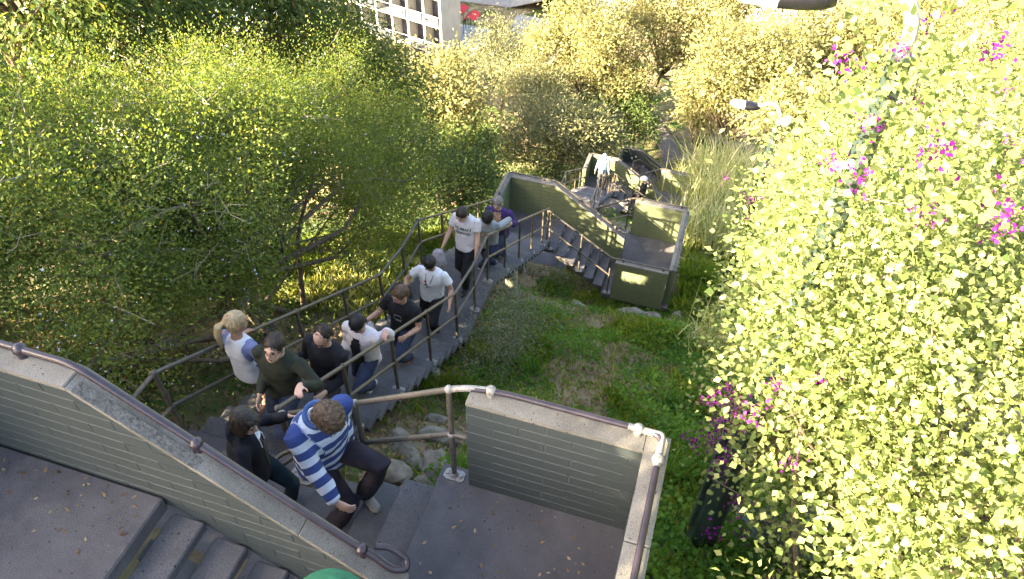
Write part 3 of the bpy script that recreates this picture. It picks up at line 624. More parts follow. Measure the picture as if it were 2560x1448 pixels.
V_, F_, r_, C_, P_ = crown(BG, 18500, 11, .13, .05, .82, rb, KITE, hollow=.8, lump=.2, flat=.3, up=.45, gap=-.28, gapf=1.8)
# the largest leaves (nearest to the viewer) stand alone, the rest are one mass
nl = len(P_); dc = np.linalg.norm(P_-CAM_LOC, axis=1)
vis = (P_-CAM_LOC)@CF; uu = (P_-CAM_LOC)@CR/vis*FPX+1280; vv_ = 724-(P_-CAM_LOC)@CU/vis*FPX
outer = np.min([(((P_-np.array(e[:3]))/np.array(e[3:6]))**2).sum(1) for e in BG], axis=0) > .97
cand = np.where((uu < 2540) & (vv_ > 20) & (vv_ < 1430) & outer)[0]; big = cand[np.argsort(dc[cand])[:300]]
keep = np.ones(nl, bool); keep[big] = False
lf = link('foliage', np_mesh('foliage', V_.reshape(nl, 4, 3)[keep].reshape(-1, 3), (np.arange(keep.sum()*4).reshape(-1, 4)), 4, {'rnd': r_.reshape(nl, 4)[keep].ravel()}, [LM['boug']]), bg_); lf['kind'] = 'stuff'
for i in big:
    v4 = V_.reshape(nl, 4, 3)[i]; c = v4.mean(0); dd, ss = v4[2]-v4[0], v4[1]-v4[3]; v6 = np.array([v4[0]+dd*q[0]+ss*q[1]*1.05 for q in HEX])
    o = link('leaf', np_mesh('leaf', v6-c, np.arange(6).reshape(1, 6), 6, {'rnd': np.repeat(r_.reshape(nl, 4)[i][:1], 6)}, [LM['boug']]), bg_, loc=tuple(c))
mb_ = MB()
for bx, by in ((2.6, -.5), (2.5, 1.2), (2.9, 3.2), (3.4, 5.6), (3.7, 8.2)):
    b0 = V3(bx, by, float(gz(bx, by))-.1); cc = [C_[i] for i in rb.choice(np.where(np.abs(C_[:, 1]-by) < 1.8)[0], 26)]
    limbs(mb_, b0, cc, rb, .035, .2, 5)
for c in C_[rb.choice(len(C_), 260)]:
    d = unit_rand(1, rb)[0]*rb.uniform(.2, .55); d[2] = abs(d[2]); mb_.tube([c-d*.6, c, c+d*.8], [.007, .005, .002], 4, caps=False)
mb_.build('stems', BARK, bg_, smooth=60)
def bract_mesh(seed):
    rg = np.random.default_rng(seed); m = 40; P = rg.normal(size=(m, 3))*np.array([.045, .038, .042]); D = unit_rand(m, rg); N = unit_rand(m, rg)
    ln = rg.uniform(.014, .027, m); V, F = leaf_geo(P, D, N, ln, ln*.85, HEX, .2)
    return np_mesh('flower_cluster', V, F, 6, {'rnd': np.repeat(rg.random(m), 6)}, [LM['bract']])
bm_ = [bract_mesh(s) for s in range(5)]
surf = []
for e in BG:
    for d in unit_rand(60, rb):
        p = np.array(e[:3])+d*np.array(e[3:6])*1.03
        if min((((p-np.array(q[:3]))/np.array(q[3:6]))**2).sum() for q in BG) > .98 and (p-CAM_LOC)@d < 0: surf.append(p)
surf = np.array(surf); clus = surf[rb.choice(len(surf), 14, replace=False)]
fl = []
for c in clus:
    for _ in range(rb.integers(2, 6)): fl.append(c+rb.normal(size=3)*np.array([.22, .25, .2]))
for p in ((.52, .72, 1.0), (.5, .8, .8), (.55, .7, .6), (.58, .85, .45), (.62, .8, .25), (.55, .95, .7), (.66, .8, .05), (.7, .95, -.15), (.62, 1.0, .35), (.8, .7, -.3), (1.0, .5, -.5), (1.3, .3, -.7), (1.45, .0, -.6), (1.6, .3, -1.0)):
    for _ in range(2): fl.append(V3(*p)+rb.normal(size=3)*.09)
for i, p in enumerate(fl):
    o = link('flower_cluster', bm_[i % 5], bg_, loc=tuple(p)); o.rotation_euler = tuple(rb.uniform(0, 6, 3)); s = rb.uniform(.7, 1.35); o.scale = (s, s, s); o['kind'] = 'stuff'
# --- reeds
def blades(name, label, cat, base, n, h, spread, mat, seed, wd=.022, lean=.5, group=None, kind=None, stems=0, parent=None):
    rg = np.random.default_rng(seed); bx, by = base; V = []; m = n; k = 5
    px = bx+rg.normal(size=m)*spread; py = by+rg.normal(size=m)*spread; pz = gz(px, py)-.02
    hh = h*rg.uniform(.45, 1.15, m); az = rg.uniform(0, 2*math.pi, m); ln = rg.uniform(.15, 1.0, m)*lean; w = wd*rg.uniform(.6, 1.3, m)
    if stems: start = rg.uniform(0, .75, m)*hh
    else: start = np.zeros(m)
    t = np.linspace(0, 1, k)[None]; r = ln[:, None]*(hh-start*.6)[:, None]*t**1.7; z = (start[:, None]+(hh-start)[:, None]*(t-.35*ln[:, None]*t**2.4))
    X = px[:, None]+np.cos(az)[:, None]*r; Y = py[:, None]+np.sin(az)[:, None]*r; Z = pz[:, None]+z
    tw = w[:, None]*(1-t**1.5)*.5+.0008; sx, sy = -np.sin(az)[:, None]*tw, np.cos(az)[:, None]*tw
    Lp = np.stack([X+sx, Y+sy, Z], -1); Rp = np.stack([X-sx, Y-sy, Z], -1)
    V = np.concatenate([Lp, Rp], 1).reshape(-1, 3); b = (np.arange(m)*2*k)[:, None]
    F = np.concatenate([np.stack([b[:, 0]+i, b[:, 0]+k+i, b[:, 0]+k+i+1, b[:, 0]+i+1], -1) for i in range(k-1)])
    me = np_mesh(name, V, F, 4, {'rnd': np.repeat(rg.random(m), 2*k)}, [mat])
    if parent is not None: return link(name, me, parent)
    if kind: return link(name, me, kind=kind, label=label, cat=cat)
    tt = thing(name, label, cat, (bx, by, float(gz(bx, by))), group); link('blades', me, tt)
    if stems:
        mb = MB()
        for _ in range(stems):
            x, y = bx+rg.normal()*spread*.8, by+rg.normal()*spread*.8; z0 = float(gz(x, y)); H_ = h*rg.uniform(.7, 1.1); a = rg.uniform(0, 6.28); l_ = rg.uniform(.05, .25)*H_
            mb.tube([(x, y, z0-.05), (x+math.cos(a)*l_*.3, y+math.sin(a)*l_*.3, z0+H_*.5), (x+math.cos(a)*l_, y+math.sin(a)*l_, z0+H_)], [.014, .011, .004], 5, caps=False)
        mb.build('canes', LM['reed'], tt, smooth=60)
    return tt
for i, (lb, bs, n, h, sp) in enumerate((('tall sunlit giant reeds beside the lower landing wall', (.95, 26.2), 900, 4.2, .75), ('pale giant reeds right of the sunlit wall, in front of the taller clump', (1.1, 21.8), 800, 3.4, .7),
        ('bleached reeds leaning over the second lamp post', (1.9, 24.2), 900, 4.6, .8), ('green reed shoots between the two lowest stair landings', (-.5, 29.4), 320, 2.6, .45), ('pale reed clump behind the right wall of the middle landing', (1.0, 17.6), 700, 2.2, .7),
        ('bright dry reed tuft at the edge of the bougainvillea', (1.15, 7.3), 420, 1.1, .32), ('feathery reeds high on the right behind the lamp head', (6.2, 30.2), 700, 4.6, .9))):
    blades('giant_reed', lb, 'reeds', bs, n, h, sp, LM['reed'], 300+i, .05 if h > 2 else .025, .75, 'giant reeds on the right', stems=22 if h > 2 else 0)
# --- ground cover
def cover(name, label, n, xr, yr, mat, L, asp, seed, dens, shape=RHO, hgt=.05, flat=.6):
    rg = np.random.default_rng(seed); x = rg.uniform(*xr, n*3); y = rg.uniform(*yr, n*3)
    dn = dens(x, y); k = rg.random(len(x)) < dn; x = x[k][:n]; y = y[k][:n]; m = len(x)
    z = gz(x, y)+rg.random(m)**1.5*hgt*(.4+1.2*rg.random(m))
    D = unit_rand(m, rg); D[:, 2] = np.abs(D[:, 2])*.5; D /= np.linalg.norm(D, axis=1, keepdims=True); N = unit_rand(m, rg)*(1-flat)+np.array([0, -.2, flat]); N -= D*(N*D).sum(1, keepdims=True); N /= np.linalg.norm(N, axis=1, keepdims=True)
    ln = L*rg.uniform(.6, 1.4, m); V, F = leaf_geo(np.stack([x, y, z], -1), D, N, ln, ln*asp, shape)
    return link(name, np_mesh(name, V, F, len(shape), {'rnd': np.repeat(np.clip(.6*rg.random(m)+.4*(.5+.5*np.sin(x*2.1+np.sin(y*1.7)*2)), 0, 1), len(shape))}, [mat]), kind='stuff', label=label, cat='ground cover')
def bare(x, y): return np.where((x < -1.1) & (y < 2.9), .12, 1.0)*np.where((x < -1.6) & (y > 7.4) & (y < 10.2), .35, 1.0)
def patch(x, y, f=1.0, ph=0.0): return .5+.5*np.sin(x*1.9*f+1.3*np.sin(y*1.1*f+ph)+ph)*np.sin(y*1.6*f+1.1*np.sin(x*1.4*f)+2*ph)
def offstair(x, y): return np.where((x > -4.45) & (x < -2.9), .15, 1.0)
cover('clover', 'low bright green clover spreading over the slope right of the stairs', 52000, (-.6, 3.2), (-1.5, 12), LM['clover'], .055, .9, 1, lambda x, y: np.clip(.25+.75*(x+.6)/1.6, 0, 1)*np.where(y < 4.5, 1, .45+.3*patch(x, y, 1.2)), RHO, .16)
cover('weeds', 'patchy green weeds on the slope under the railings', 27000, (-3.4, 1.5), (.2, 13), LM['clover'], .05, .6, 2, lambda x, y: ((patch(x, y, 1.1, .7) > .52)*.9+.05)*bare(x, y), RHO, .14)
cover('fallen_leaves', 'brown fallen leaves and litter scattered over the bare soil', 34000, (-9, 1.5), (-.5, 14), LM['dead'], .07, .45, 3, lambda x, y: np.where((x > -3) & (x < -1.1) & (y < 3.2), 1, .3+.5*(patch(x, y, .8, 2) > .5)), RHO, .015, .9)
cover('undergrowth', 'green undergrowth below the big shrub left of the stairs', 34000, (-11, -4.5), (-2.5, 20), LM['dark'], .055, .5, 4, lambda x, y: np.clip(patch(x, y, .9, 1)*1.7-.5, .04, 1), RHO, .3)
cover('slope_greenery', 'low greenery on the lower hillside around the stairs', 40000, (-16, 9), (13, 46), LM['dark'], .16, .5, 5, lambda x, y: np.where((x > -4.6) & (x < .3), .12, .35+.65*patch(x, y, .6, 1.5)), RHO, .45)
def grass_field(name, label, n, xr, yr, h, seed, dens, wd=.012, lm='grass'):
    rg = np.random.default_rng(seed); x = rg.uniform(*xr, n*3); y = rg.uniform(*yr, n*3); k = rg.random(len(x)) < dens(x, y); x = x[k][:n]; y = y[k][:n]; m = len(x); z = gz(x, y)-.01
    az = rg.uniform(0, 6.28, m); hh = h*rg.uniform(.4, 1.2, m); l = hh*rg.uniform(.1, .7, m); w = wd*rg.uniform(.6, 1.3, m)
    b0 = np.stack([x-np.sin(az)*w/2, y+np.cos(az)*w/2, z], -1); b1 = np.stack([x+np.sin(az)*w/2, y-np.cos(az)*w/2, z], -1)
    m1 = np.stack([x+np.cos(az)*l*.35+np.sin(az)*w*.35, y+np.sin(az)*l*.35-np.cos(az)*w*.35, z+hh*.65], -1); tp = np.stack([x+np.cos(az)*l, y+np.sin(az)*l, z+hh*.95], -1)
    V = np.stack([b0, b1, m1, tp], 1).reshape(-1, 3); F = np.arange(m*4).reshape(-1, 4)
    link(name, np_mesh(name, V, F, 4, {'rnd': np.repeat(np.clip(.7*rg.random(m)+.3*patch(x, y, .7, 3), 0, 1), 4)}, [LM[lm]]), kind='stuff', label=label, cat='grass')
grass_field('grass', 'short grass in tufts across the open slope right of the stairs', 34000, (-3.2, 2.2), (.3, 12.5), .2, 11, lambda x, y: (.12+.88*(patch(x, y, .9, 1.9) > .58))*bare(x, y))
grass_field('long_grass', 'long bright grass left of the railing below the shrub', 26000, (-9.5, -4.5), (4, 16), .26, 12, lambda x, y: .1+.9*(patch(x, y, .8, .4) > .55), .013)
grass_field('dry_grass', 'pale dry grass along the left railing by the halfway landing', 9000, (-6.6, -4.55), (4.6, 9.5), .3, 14, lambda x, y: .15+.85*(patch(x, y, .9, 2.4) > .5), .012, 'reed')
grass_field('verge_grass', 'tall green grass right of the middle landing', 30000, (.2, 3.4), (9, 22), .4, 13, lambda x, y: .4+.6*(patch(x, y, .9, .4) > .4), .016)
for i, (x, y, n, h, lb) in enumerate(((-1.9, 4.3, 120, .42, 'dark spiky grass tuft near the foot of the grey bush'), (-.3, 3.2, 140, .36, 'dark grass tuft above the foreground wall, right of centre'), (.35, 4.6, 130, .4, 'broad-bladed tuft beside the bougainvillea edge'), (-.9, 6.6, 110, .32, 'grass tuft in the middle of the open slope'), (-.1, 5.3, 120, .33, 'bluish grass tuft beside white litter on the slope'), (.5, 2.3, 150, .4, 'grass tuft just behind the corner of the foreground landing'))):
    blades('grass_tuft', lb, 'grass tuft', (x, y), n, h, .09, LM['clover'], 500+i, .014, .8, 'tufts on the open slope')
GB = leafmat('grey_bush_leaf', [(0, (.07, .09, .06)), (.6, (.13, .155, .095)), (1, (.22, .23, .12))], .3)
tree('grey_bush', 'wispy grey-green bush beside the halfway landing', 'bush', (-2.35, 4.9), [(-2.4, 4.8, -3.6, .42, .6, .62), (-2.15, 5.5, -4.0, .45, .6, .5), (-2.4, 4.1, -3.2, .3, .4, .45)], GB, 460, 24, .12, .045, .3, 61, r0=.014, ntips=24, extra_twigs=12, hollow=.2, gap=-.2, spray=.12)
tree('small_bush', 'low yellow-green bush just above the foreground block wall', 'bush', (-1.35, 2.3), [(-1.3, 2.3, -2.35, .38, .35, .28)], LM['shrub'], 120, 20, .08, .045, .6, 62, r0=.012, ntips=20, hollow=.3)
tree('small_bush', 'small leafy bush left of the block wall by the rocks', 'bush', (-1.75, .95), [(-1.7, .95, -1.55, .25, .25, .2)], LM['clover'], 60, 16, .08, .06, .55, 63, r0=.01, ntips=12, hollow=.3)
# --- agave and dry palm fronds under the bougainvillea
def agave(label, x, y, n, L, seed):
    rg = np.random.default_rng(seed); z = float(gz(x, y)); t = thing('agave', label, 'agave', (x, y, z))
    for i in range(n):
        a = i*2.4+rg.normal()*.1; el = rg.uniform(.25, 1.1); d = V3(math.cos(a)*math.cos(el), math.sin(a)*math.cos(el), math.sin(el)); s = V3(-math.sin(a), math.cos(a), 0); l = L*rg.uniform(.7, 1.1); V = []
        k = 6
        for j in range(k):
            f = j/(k-1); c = V3(x, y, z+.08)+d*l*f+V3(0, 0, -.25*l*f*f*math.cos(el)); w = .075*(1-(2*f-.7)**2*.5 if f < .85 else .35)*(1-f**4)+.003
            V += [c-s*w+V3(0, 0, .03*(1-f)), c-V3(0, 0, .012*(1-f)), c+s*w+V3(0, 0, .03*(1-f))]
        F = [(j*3+q, j*3+q+1, j*3+q+4, j*3+q+3) for j in range(k-1) for q in (0, 1)]
        me = np_mesh('leaf', np.array(V)-V3(x, y, z), np.array(F), 4, {'rnd': np.full(len(V), rg.random())}, [LM['agave']], True)
        link('leaf', me, t, loc=(x, y, z))
agave('blue-grey agave beside the lamp post under the bougainvillea', 1.55, 1.35, 17, .75, 71)
agave('blue-grey agave hidden behind the first one in the shade', 2.1, 2.0, 13, .6, 72)
tfr = thing('dry_palm_frond', 'dry straw-coloured palm fronds hanging at the bougainvillea edge', 'palm frond', (.75, 1.35, -1.0))
rg = np.random.default_rng(9)
for q in range(3):
    c0 = V3(1.25, 1.15+.18*q, .35-.25*q); V = []; F = []
    for i in range(26):
        a = math.pi*(.82+.42*rg.random()); d = V3(math.cos(a)*.8, math.sin(a)*.5+rg.normal()*.2, -.45-.5*rg.random()); d /= np.linalg.norm(d); l = rg.uniform(.35, .75); s = np.cross(d, V3(0, .3, 1)); s /= np.linalg.norm(s); b = len(V)
        for f in (0, .5, 1): c = c0+d*l*f+V3(0, 0, -.18*f*f); V += [c-s*.011*(1.05-f), c+s*.011*(1.05-f)]
        F += [(b, b+1, b+3, b+2), (b+2, b+3, b+5, b+4)]
    link('frond', np_mesh('frond', np.array(V), np.array(F), 4, {'rnd': np.repeat(rg.random(len(V)//6), 6)}, [LM['dead']]), tfr)
# --- rocks
ROCK = mottled('rock', (.10, .088, .07), (.24, .21, .17), 7, .95, 24, 1.6, c3=(.075, .065, .052))
def rock(label, x, y, s, seed, sq=.55):
    rg = np.random.default_rng(seed); mb = MB(); mb.ell((0, 0, 0), (s*1.15, s*rg.uniform(.5, .85), s*sq*.8), 18, 12); v = mb.v[0]
    for i in range(len(v)):
        p = Vector(v[i]*(2.2/s*.5)+seed); k = 1+.5*mnoise.noise(p)+.28*mnoise.noise(p*2.7)+.12*mnoise.noise(p*6); v[i] = v[i]*k
    v[:, 2] = np.clip(v[:, 2], -s*.3, s*sq*.75)
    o = mb.build('rock', ROCK, None, smooth=35, label=label, cat='rock', group='loose rocks on the slope'); o.location = (x, y, float(gz(x, y))+s*.12); o.rotation_euler = (rg.normal()*.15, rg.normal()*.15, rg.uniform(0, 6.3))
RK = [(-2.55, 1.25, .28, 'large flat rock under the short-flight railing'), (-2.15, 1.15, .24, 'rounded rock just right of the largest one under the railing'), (-2.3, 1.75, .22, 'rock behind the mid rail of the short flight'), (-1.75, 1.75, .25, 'greyish rock left of the block wall end'), (-2.0, 2.15, .2, 'small rock above the mid rail'),
      (-2.55, 2.2, .18, 'pale rock beside the stair edge'), (-1.55, 1.2, .2, 'rock touching the end of the block wall'), (-2.5, .75, .22, 'low rock beside the striped man\'s knee'), (-1.95, .62, .2, 'rock below the steps by the base plate'), (-1.5, .7, .17, 'small rock in the leaves near the base plate'),
      (-.9, 9.3, .35, 'rock at the foot of the middle landing wall'), (-.3, 9.6, .3, 'pale rock under the corner of the middle landing wall'), (.2, 9.9, .35, 'rock just right of the middle landing wall'), (-1.9, 8.6, .3, 'pale rock below the open steps of the middle flight'), (.45, 9.4, .22, 'small rock right of the wall corner in weeds'),
      (-.35, 5.4, .12, 'small white stone on the open slope'), (.05, 5.3, .1, 'second small white stone to the right on the slope')]
for i, (x, y, s, lb) in enumerate(RK): rock(lb, x, y, s, 600+i)

# --- dry leaves blown onto the landings and steps
rl_ = np.random.default_rng(404); pts_ = []
for _ in range(70): pts_.append((rl_.uniform(-1.45, -.02), -abs(rl_.normal())*.35-.03 if rl_.random() < .5 else rl_.uniform(-1.2, -.02), .004))
for _ in range(60): pts_.append((rl_.uniform(-4.25, -2.95), -1.26-abs(rl_.normal())*.25, 6*RIS+.004))
for _ in range(120):
    i = rl_.integers(1, 17); pts_.append((rl_.uniform(-4.3, -3.05), .30+.267*(i-rl_.uniform(.15, .9)), -(6+i)*RIS+.004))
pts_ = np.array(pts_); m_ = len(pts_); D_ = unit_rand(m_, rl_); D_[:, 2] *= .1; D_ /= np.linalg.norm(D_, axis=1, keepdims=True); N_ = np.tile([0, 0, 1.0], (m_, 1))+rl_.normal(size=(m_, 3))*.15
N_ -= D_*(N_*D_).sum(1, keepdims=True); N_ /= np.linalg.norm(N_, axis=1, keepdims=True); ln_ = rl_.uniform(.015, .05, m_); V_, F_ = leaf_geo(pts_, D_, N_, ln_, ln_*.5, RHO, -.15)
link('blown_leaves', np_mesh('blown_leaves', V_, F_, 4, {'rnd': np.repeat(rl_.random(m_), 4)}, [LM['dead']]), kind='stuff', label='small dry leaves and grit blown onto the landings and steps', cat='leaves')
# ------------------------------------------------------------------ people
def fabric(name, c, var=.12, rough=.85, scale=9, bstr=.35, sheen=0.0):
    c2 = tuple(min(1, x*(1+var)) for x in c); c1 = tuple(x*(1-var) for x in c)
    m, nt, out = nodes(name); P = pos(nt)
    col = ramp(nt, noi(nt, P, scale, 4), [(.35, c1), (.65, c2)])
    w = noi(nt, P, 16, 3, .5); f = noi(nt, P, 350, 2)
    mx = nt.nodes.new('ShaderNodeMath'); mx.operation = 'MULTIPLY_ADD'; nt.links.new(f, mx.inputs[0]); mx.inputs[1].default_value = .06; nt.links.new(w, mx.inputs[2])
    pbsdf(nt, out, col, rough, .15, 0, bump(nt, mx.outputs[0], bstr, .02)); return m
def attr_fabric(name, stops, attr='stripe', const=True, bstr=.35):
    m, nt, out = nodes(name); a = nt.nodes.new('ShaderNodeAttribute'); a.attribute_name = attr; P = pos(nt)
    r = nt.nodes.new('ShaderNodeValToRGB'); r.color_ramp.interpolation = 'CONSTANT' if const else 'LINEAR'
    while len(r.color_ramp.elements) < len(stops): r.color_ramp.elements.new(.5)
    for e, (p, c) in zip(r.color_ramp.elements, stops): e.position = p; e.color = (*c, 1)
    fr = nt.nodes.new('ShaderNodeMath'); fr.operation = 'FRACT'; nt.links.new(a.outputs['Fac'], fr.inputs[0]); nt.links.new(fr.outputs[0] if attr == 'stripe' and name.startswith('rugby') else a.outputs['Fac'], r.inputs[0])
    col = mixc(nt, .25, r.outputs[0], ramp(nt, noi(nt, P, 14, 4), [(.3, (.6, .6, .6)), (.7, (1.1, 1.1, 1.1))]), 'MULTIPLY')
    pbsdf(nt, out, col, .85, .15, 0, bump(nt, noi(nt, P, 16, 3), bstr, .02)); return m
def skinmat(name, c):
    m, nt, out = nodes(name); P = pos(nt)
    col = ramp(nt, noi(nt, P, 22, 3), [(.35, tuple(x*.88 for x in c)), (.65, c)])
    p = pbsdf(nt, out, col, .5, .35, 0, bump(nt, noi(nt, P, 90, 2), .08, .004))
    p.inputs['Subsurface Weight'].default_value = .12; p.inputs['Subsurface Radius'].default_value = (.01, .004, .002); return m
def hairmat(name, c1, c2):
    m, nt, out = nodes(name); t = nt.nodes.new('ShaderNodeTexCoord'); mp = nt.nodes.new('ShaderNodeMapping'); mp.inputs['Scale'].default_value = (90, 60, 8)
    nt.links.new(t.outputs['Object'], mp.inputs[0]); n = noi(nt, mp.outputs[0], 1.0, 4)
    pbsdf(nt, out, ramp(nt, n, [(.3, c1), (.7, c2)]), .5, .4, 0, bump(nt, n, .6, .01)); return m
SK = skinmat('skin', (.52, .30, .22)); SKP = skinmat('skin_pale', (.60, .38, .29)); SKT = skinmat('skin_tan', (.40, .225, .15))
LIP = skinmat('lips', (.34, .12, .10)); EYE = mottled('eye', (.02, .015, .012), (.04, .03, .025), 20, .2, 50, .0)
HD = hairmat('hair_dark', (.012, .009, .007), (.045, .03, .02)); HBK = hairmat('hair_black', (.006, .006, .006), (.02, .018, .017)); HBR = hairmat('hair_brown', (.04, .024, .014), (.13, .08, .045)); HBL = hairmat('hair_blond', (.26, .18, .09), (.55, .42, .25)); HGR = hairmat('hair_grey', (.12, .11, .10), (.26, .24, .22))
GLS = mottled('glasses_frame', (.03, .03, .035), (.06, .06, .065), 20, .3, 50, .0)
JOBS = []
def remesh_jobs():
    tmp = []
    for mb, vox, sm, fn in JOBS:
        me = mb.mesh('tmp'); o = bpy.data.objects.new('tmp', me); COL.objects.link(o)
        r = o.modifiers.new('r', 'REMESH'); r.mode = 'VOXEL'; r.voxel_size = vox; r.use_smooth_shade = True
        if sm: s = o.modifiers.new('s', 'SMOOTH'); s.factor = .5; s.iterations = sm
        tmp.append(o)
    dg = bpy.context.evaluated_depsgraph_get()
    out = [bpy.data.meshes.new_from_object(o.evaluated_get(dg), depsgraph=dg) for o in tmp]
    for o in tmp: m = o.data; bpy.data.objects.remove(o); bpy.data.meshes.remove(m)
    for (mb, vox, sm, fn), me in zip(JOBS, out): fn(me)
    JOBS.clear()
def coords(me):
    a = np.empty(len(me.vertices)*3, np.float32); me.vertices.foreach_get('co', a); return a.reshape(-1, 3).astype(float)
def setco(me, V): me.vertices.foreach_set('co', np.ascontiguousarray(V, np.float32).ravel()); me.update()
def wrinkle(me, amp, f=7.0, seed=0.0, stretch=(1, 1, 1)):
    V = coords(me); N = np.empty(len(V)*3, np.float32); me.vertices.foreach_get('normal', N); N = N.reshape(-1, 3)
    st = np.array(stretch)
    d = np.array([mnoise.noise(Vector(v*st*f)+Vector((seed, 0, 0)))+.5*abs(mnoise.noise(Vector(v*st*f*2.1))) for v in V])
    setco(me, V+N*(d*amp)[:, None])
def nrm(v): v = np.asarray(v, float); return v/(np.linalg.norm(v)+1e-12)
def ik(A, B, a, b, pole):
    A = np.asarray(A, float); B = np.asarray(B, float); d = B-A; L = np.linalg.norm(d); L2 = min(max(L, abs(a-b)+.02), (a+b)*.995); u = d/(L+1e-9)
    x = (a*a-b*b+L2*L2)/(2*L2); h = math.sqrt(max(a*a-x*x, 1e-6)); p = np.asarray(pole, float); p = nrm(p-u*(p@u))
    return A+u*x+p*h, A+u*L2
def seg_dist(V, a, b):
    d = b-a; t = np.clip(((V-a)@d)/(d@d), 0, 1); return np.linalg.norm(V-(a+t[:, None]*d), axis=1), t
def person(label, H, feet, head, heading, handL, handR, top, bottom, hair, skin=None, look=None, vox=.0105, female=False, yaw=0.0, shoe=None, pelvis=None, glasses=False, gripL=None, gripR=None, knees=None, fwd=.07, elbows=None, footdir=None, group='people on the stairs'):
    """feet: (left, right) sole points; head: head centre; hands: wrist points; top/bottom/hair: dicts"""
    skin = skin or SK; s = H/1.76
    F = nrm(V3(heading[0], heading[1], 0)); Lf = V3(-F[1], F[0], 0); Z = V3(0, 0, 1.0)
    fl, fr = [np.asarray(p, float) for p in feet]; hc = np.asarray(head, float)
    lo = min(fl[2], fr[2]); base = V3((fl[0]+fr[0])/2, (fl[1]+fr[1])/2, lo)
    # pelvis: on the way from the feet to the head
    hi_f = fl if fl[2] > fr[2] else fr; lo_f = fr if fl[2] > fr[2] else fl
    if pelvis is None:
        xy = (base*.62+hc*.38)-F*.03; pz = lo_f[2]+.90*s
        for _ in range(30):
            P = V3(xy[0], xy[1], pz)
            if max(np.linalg.norm(P-lo_f-V3(0, 0, .08)), 0) <= .905*s: break
            pz -= .01
    P = V3(xy[0], xy[1], pz) if pelvis is None else np.asarray(pelvis, float)
    # spine from the pelvis towards the head
    spd = nrm(hc-P-F*fwd*s-Z*.05*s); tl = .50*s
    S = P+spd*tl                                   # shoulder centre
    nb = P+spd*(tl+.045*s)
    hd = np.linalg.norm(hc-nb)
    if hd > .22*s or hd < .15*s: hc = nb+nrm(hc-nb)*.185*s
    cy, sy = math.cos(yaw), math.sin(yaw); Ls = nrm(Lf*cy+F*sy); Ls = nrm(Ls-spd*(Ls@spd)); Fs = np.cross(Ls, spd); Fs = Fs if Fs@F > 0 else -Fs
    sw = (.165 if female else .188)*s
    shL, shR = S+Ls*sw-spd*.02*s, S-Ls*sw-spd*.02*s
    hpL, hpR = P+Lf*.092*s-Z*.02, P-Lf*.092*s-Z*.02
    wL, wR = np.asarray(handL, float), np.asarray(handR, float)
    eP = elbows or (None, None)
    elL, wL = ik(shL, wL, .285*s, .265*s, eP[0] if eP[0] is not None else (-F*.8-Z*.8+Lf*.18)); elR, wR = ik(shR, wR, .285*s, .265*s, eP[1] if eP[1] is not None else (-F*.8-Z*.8-Lf*.18))
    anL, anR = fl+Z*.085*s, fr+Z*.085*s
    kp = knees or (F+Lf*.12, F-Lf*.12)
    knL, anL = ik(hpL, anL, .45*s, .44*s, kp[0]); knR, anR = ik(hpR, anR, .45*s, .44*s, kp[1])
    root = thing('person', label, 'person', tuple(base), group)
    lk = nrm(look) if look is not None else nrm(F-Z*.25)
    hu = nrm(Z*.75+spd*.5); hu = nrm(hu-lk*(hu@lk)); hl = np.cross(hu, lk)
    # ---------------- body (one continuous skin)
    b = MB()
    def st(f, a, d, off=0.0): return (P+spd*(f*s)+Fs*off*s, Ls if f > .2 else nrm(Ls*.5+Lf*.5), Fs if f > .2 else nrm(Fs*.5+F*.5), a*s, d*s)
    wst = .118 if female else .135
    b.loft([st(-.09, .125, .10), st(.0, .155 if not female else .16, .11), st(.12, wst+.01, .098), st(.2, wst, .095), st(.33, wst+.022, .108), st(.45, sw/s*.93, .095), st(.51, sw/s*.72, .075), st(.545, .065, .062)], 18)
    b.tube([nb-spd*.05*s, nb+spd*.02*s, hc-hu*.05*s], [.062*s, .055*s, .056*s], 12)
    A3 = np.stack([hl, lk, hu], 1); s_body = s; s = s*1.1
    b.ell(hc+hu*.022*s-lk*.008*s, (.074*s, .093*s, .098*s), 18, 12, A3)
    b.ell(hc+lk*.03*s-hu*.045*s, (.058*s, .064*s, .068*s), 14, 10, A3)
    b.ell(hc+lk*.055*s-hu*.085*s, (.03*s, .03*s, .026*s), 10, 8, A3)
    b.ell(hc+lk*.098*s-hu*.022*s, (.014*s, .02*s, .017*s), 8, 6, A3); b.tube([hc+lk*.082*s+hu*.022*s, hc+lk*.1*s-hu*.018*s], [.009*s, .013*s], 8)
    b.ell(hc+lk*.078*s+hu*.032*s, (.05*s, .014*s, .011*s), 10, 6, A3)
    for q in (-1, 1): b.ell(hc+hl*q*.076*s-lk*.012*s-hu*.008*s, (.012*s, .022*s, .032*s), 8, 6, A3)
    s = s_body
    for sh_, el, wr in ((shL, elL, wL), (shR, elR, wR)):
        b.tube([sh_, sh_*.6+el*.4, el, el*.7+wr*.3, wr], [.052*s, .048*s, .04*s, .042*s, .028*s] if not female else [.044*s, .04*s, .034*s, .035*s, .024*s], 12)
        b.ell(sh_, (.055*s, .055*s, .055*s), 12, 8)
    for hp, kn, an in ((hpL, knL, anL), (hpR, knR, anR)):
        b.tube([hp, hp*.5+kn*.5, kn, kn*.72+an*.28, kn*.3+an*.7, an], [.088*s, .075*s, .055*s, .058*s, .042*s, .036*s], 12)
    fd = nrm(footdir) if footdir is not None else F
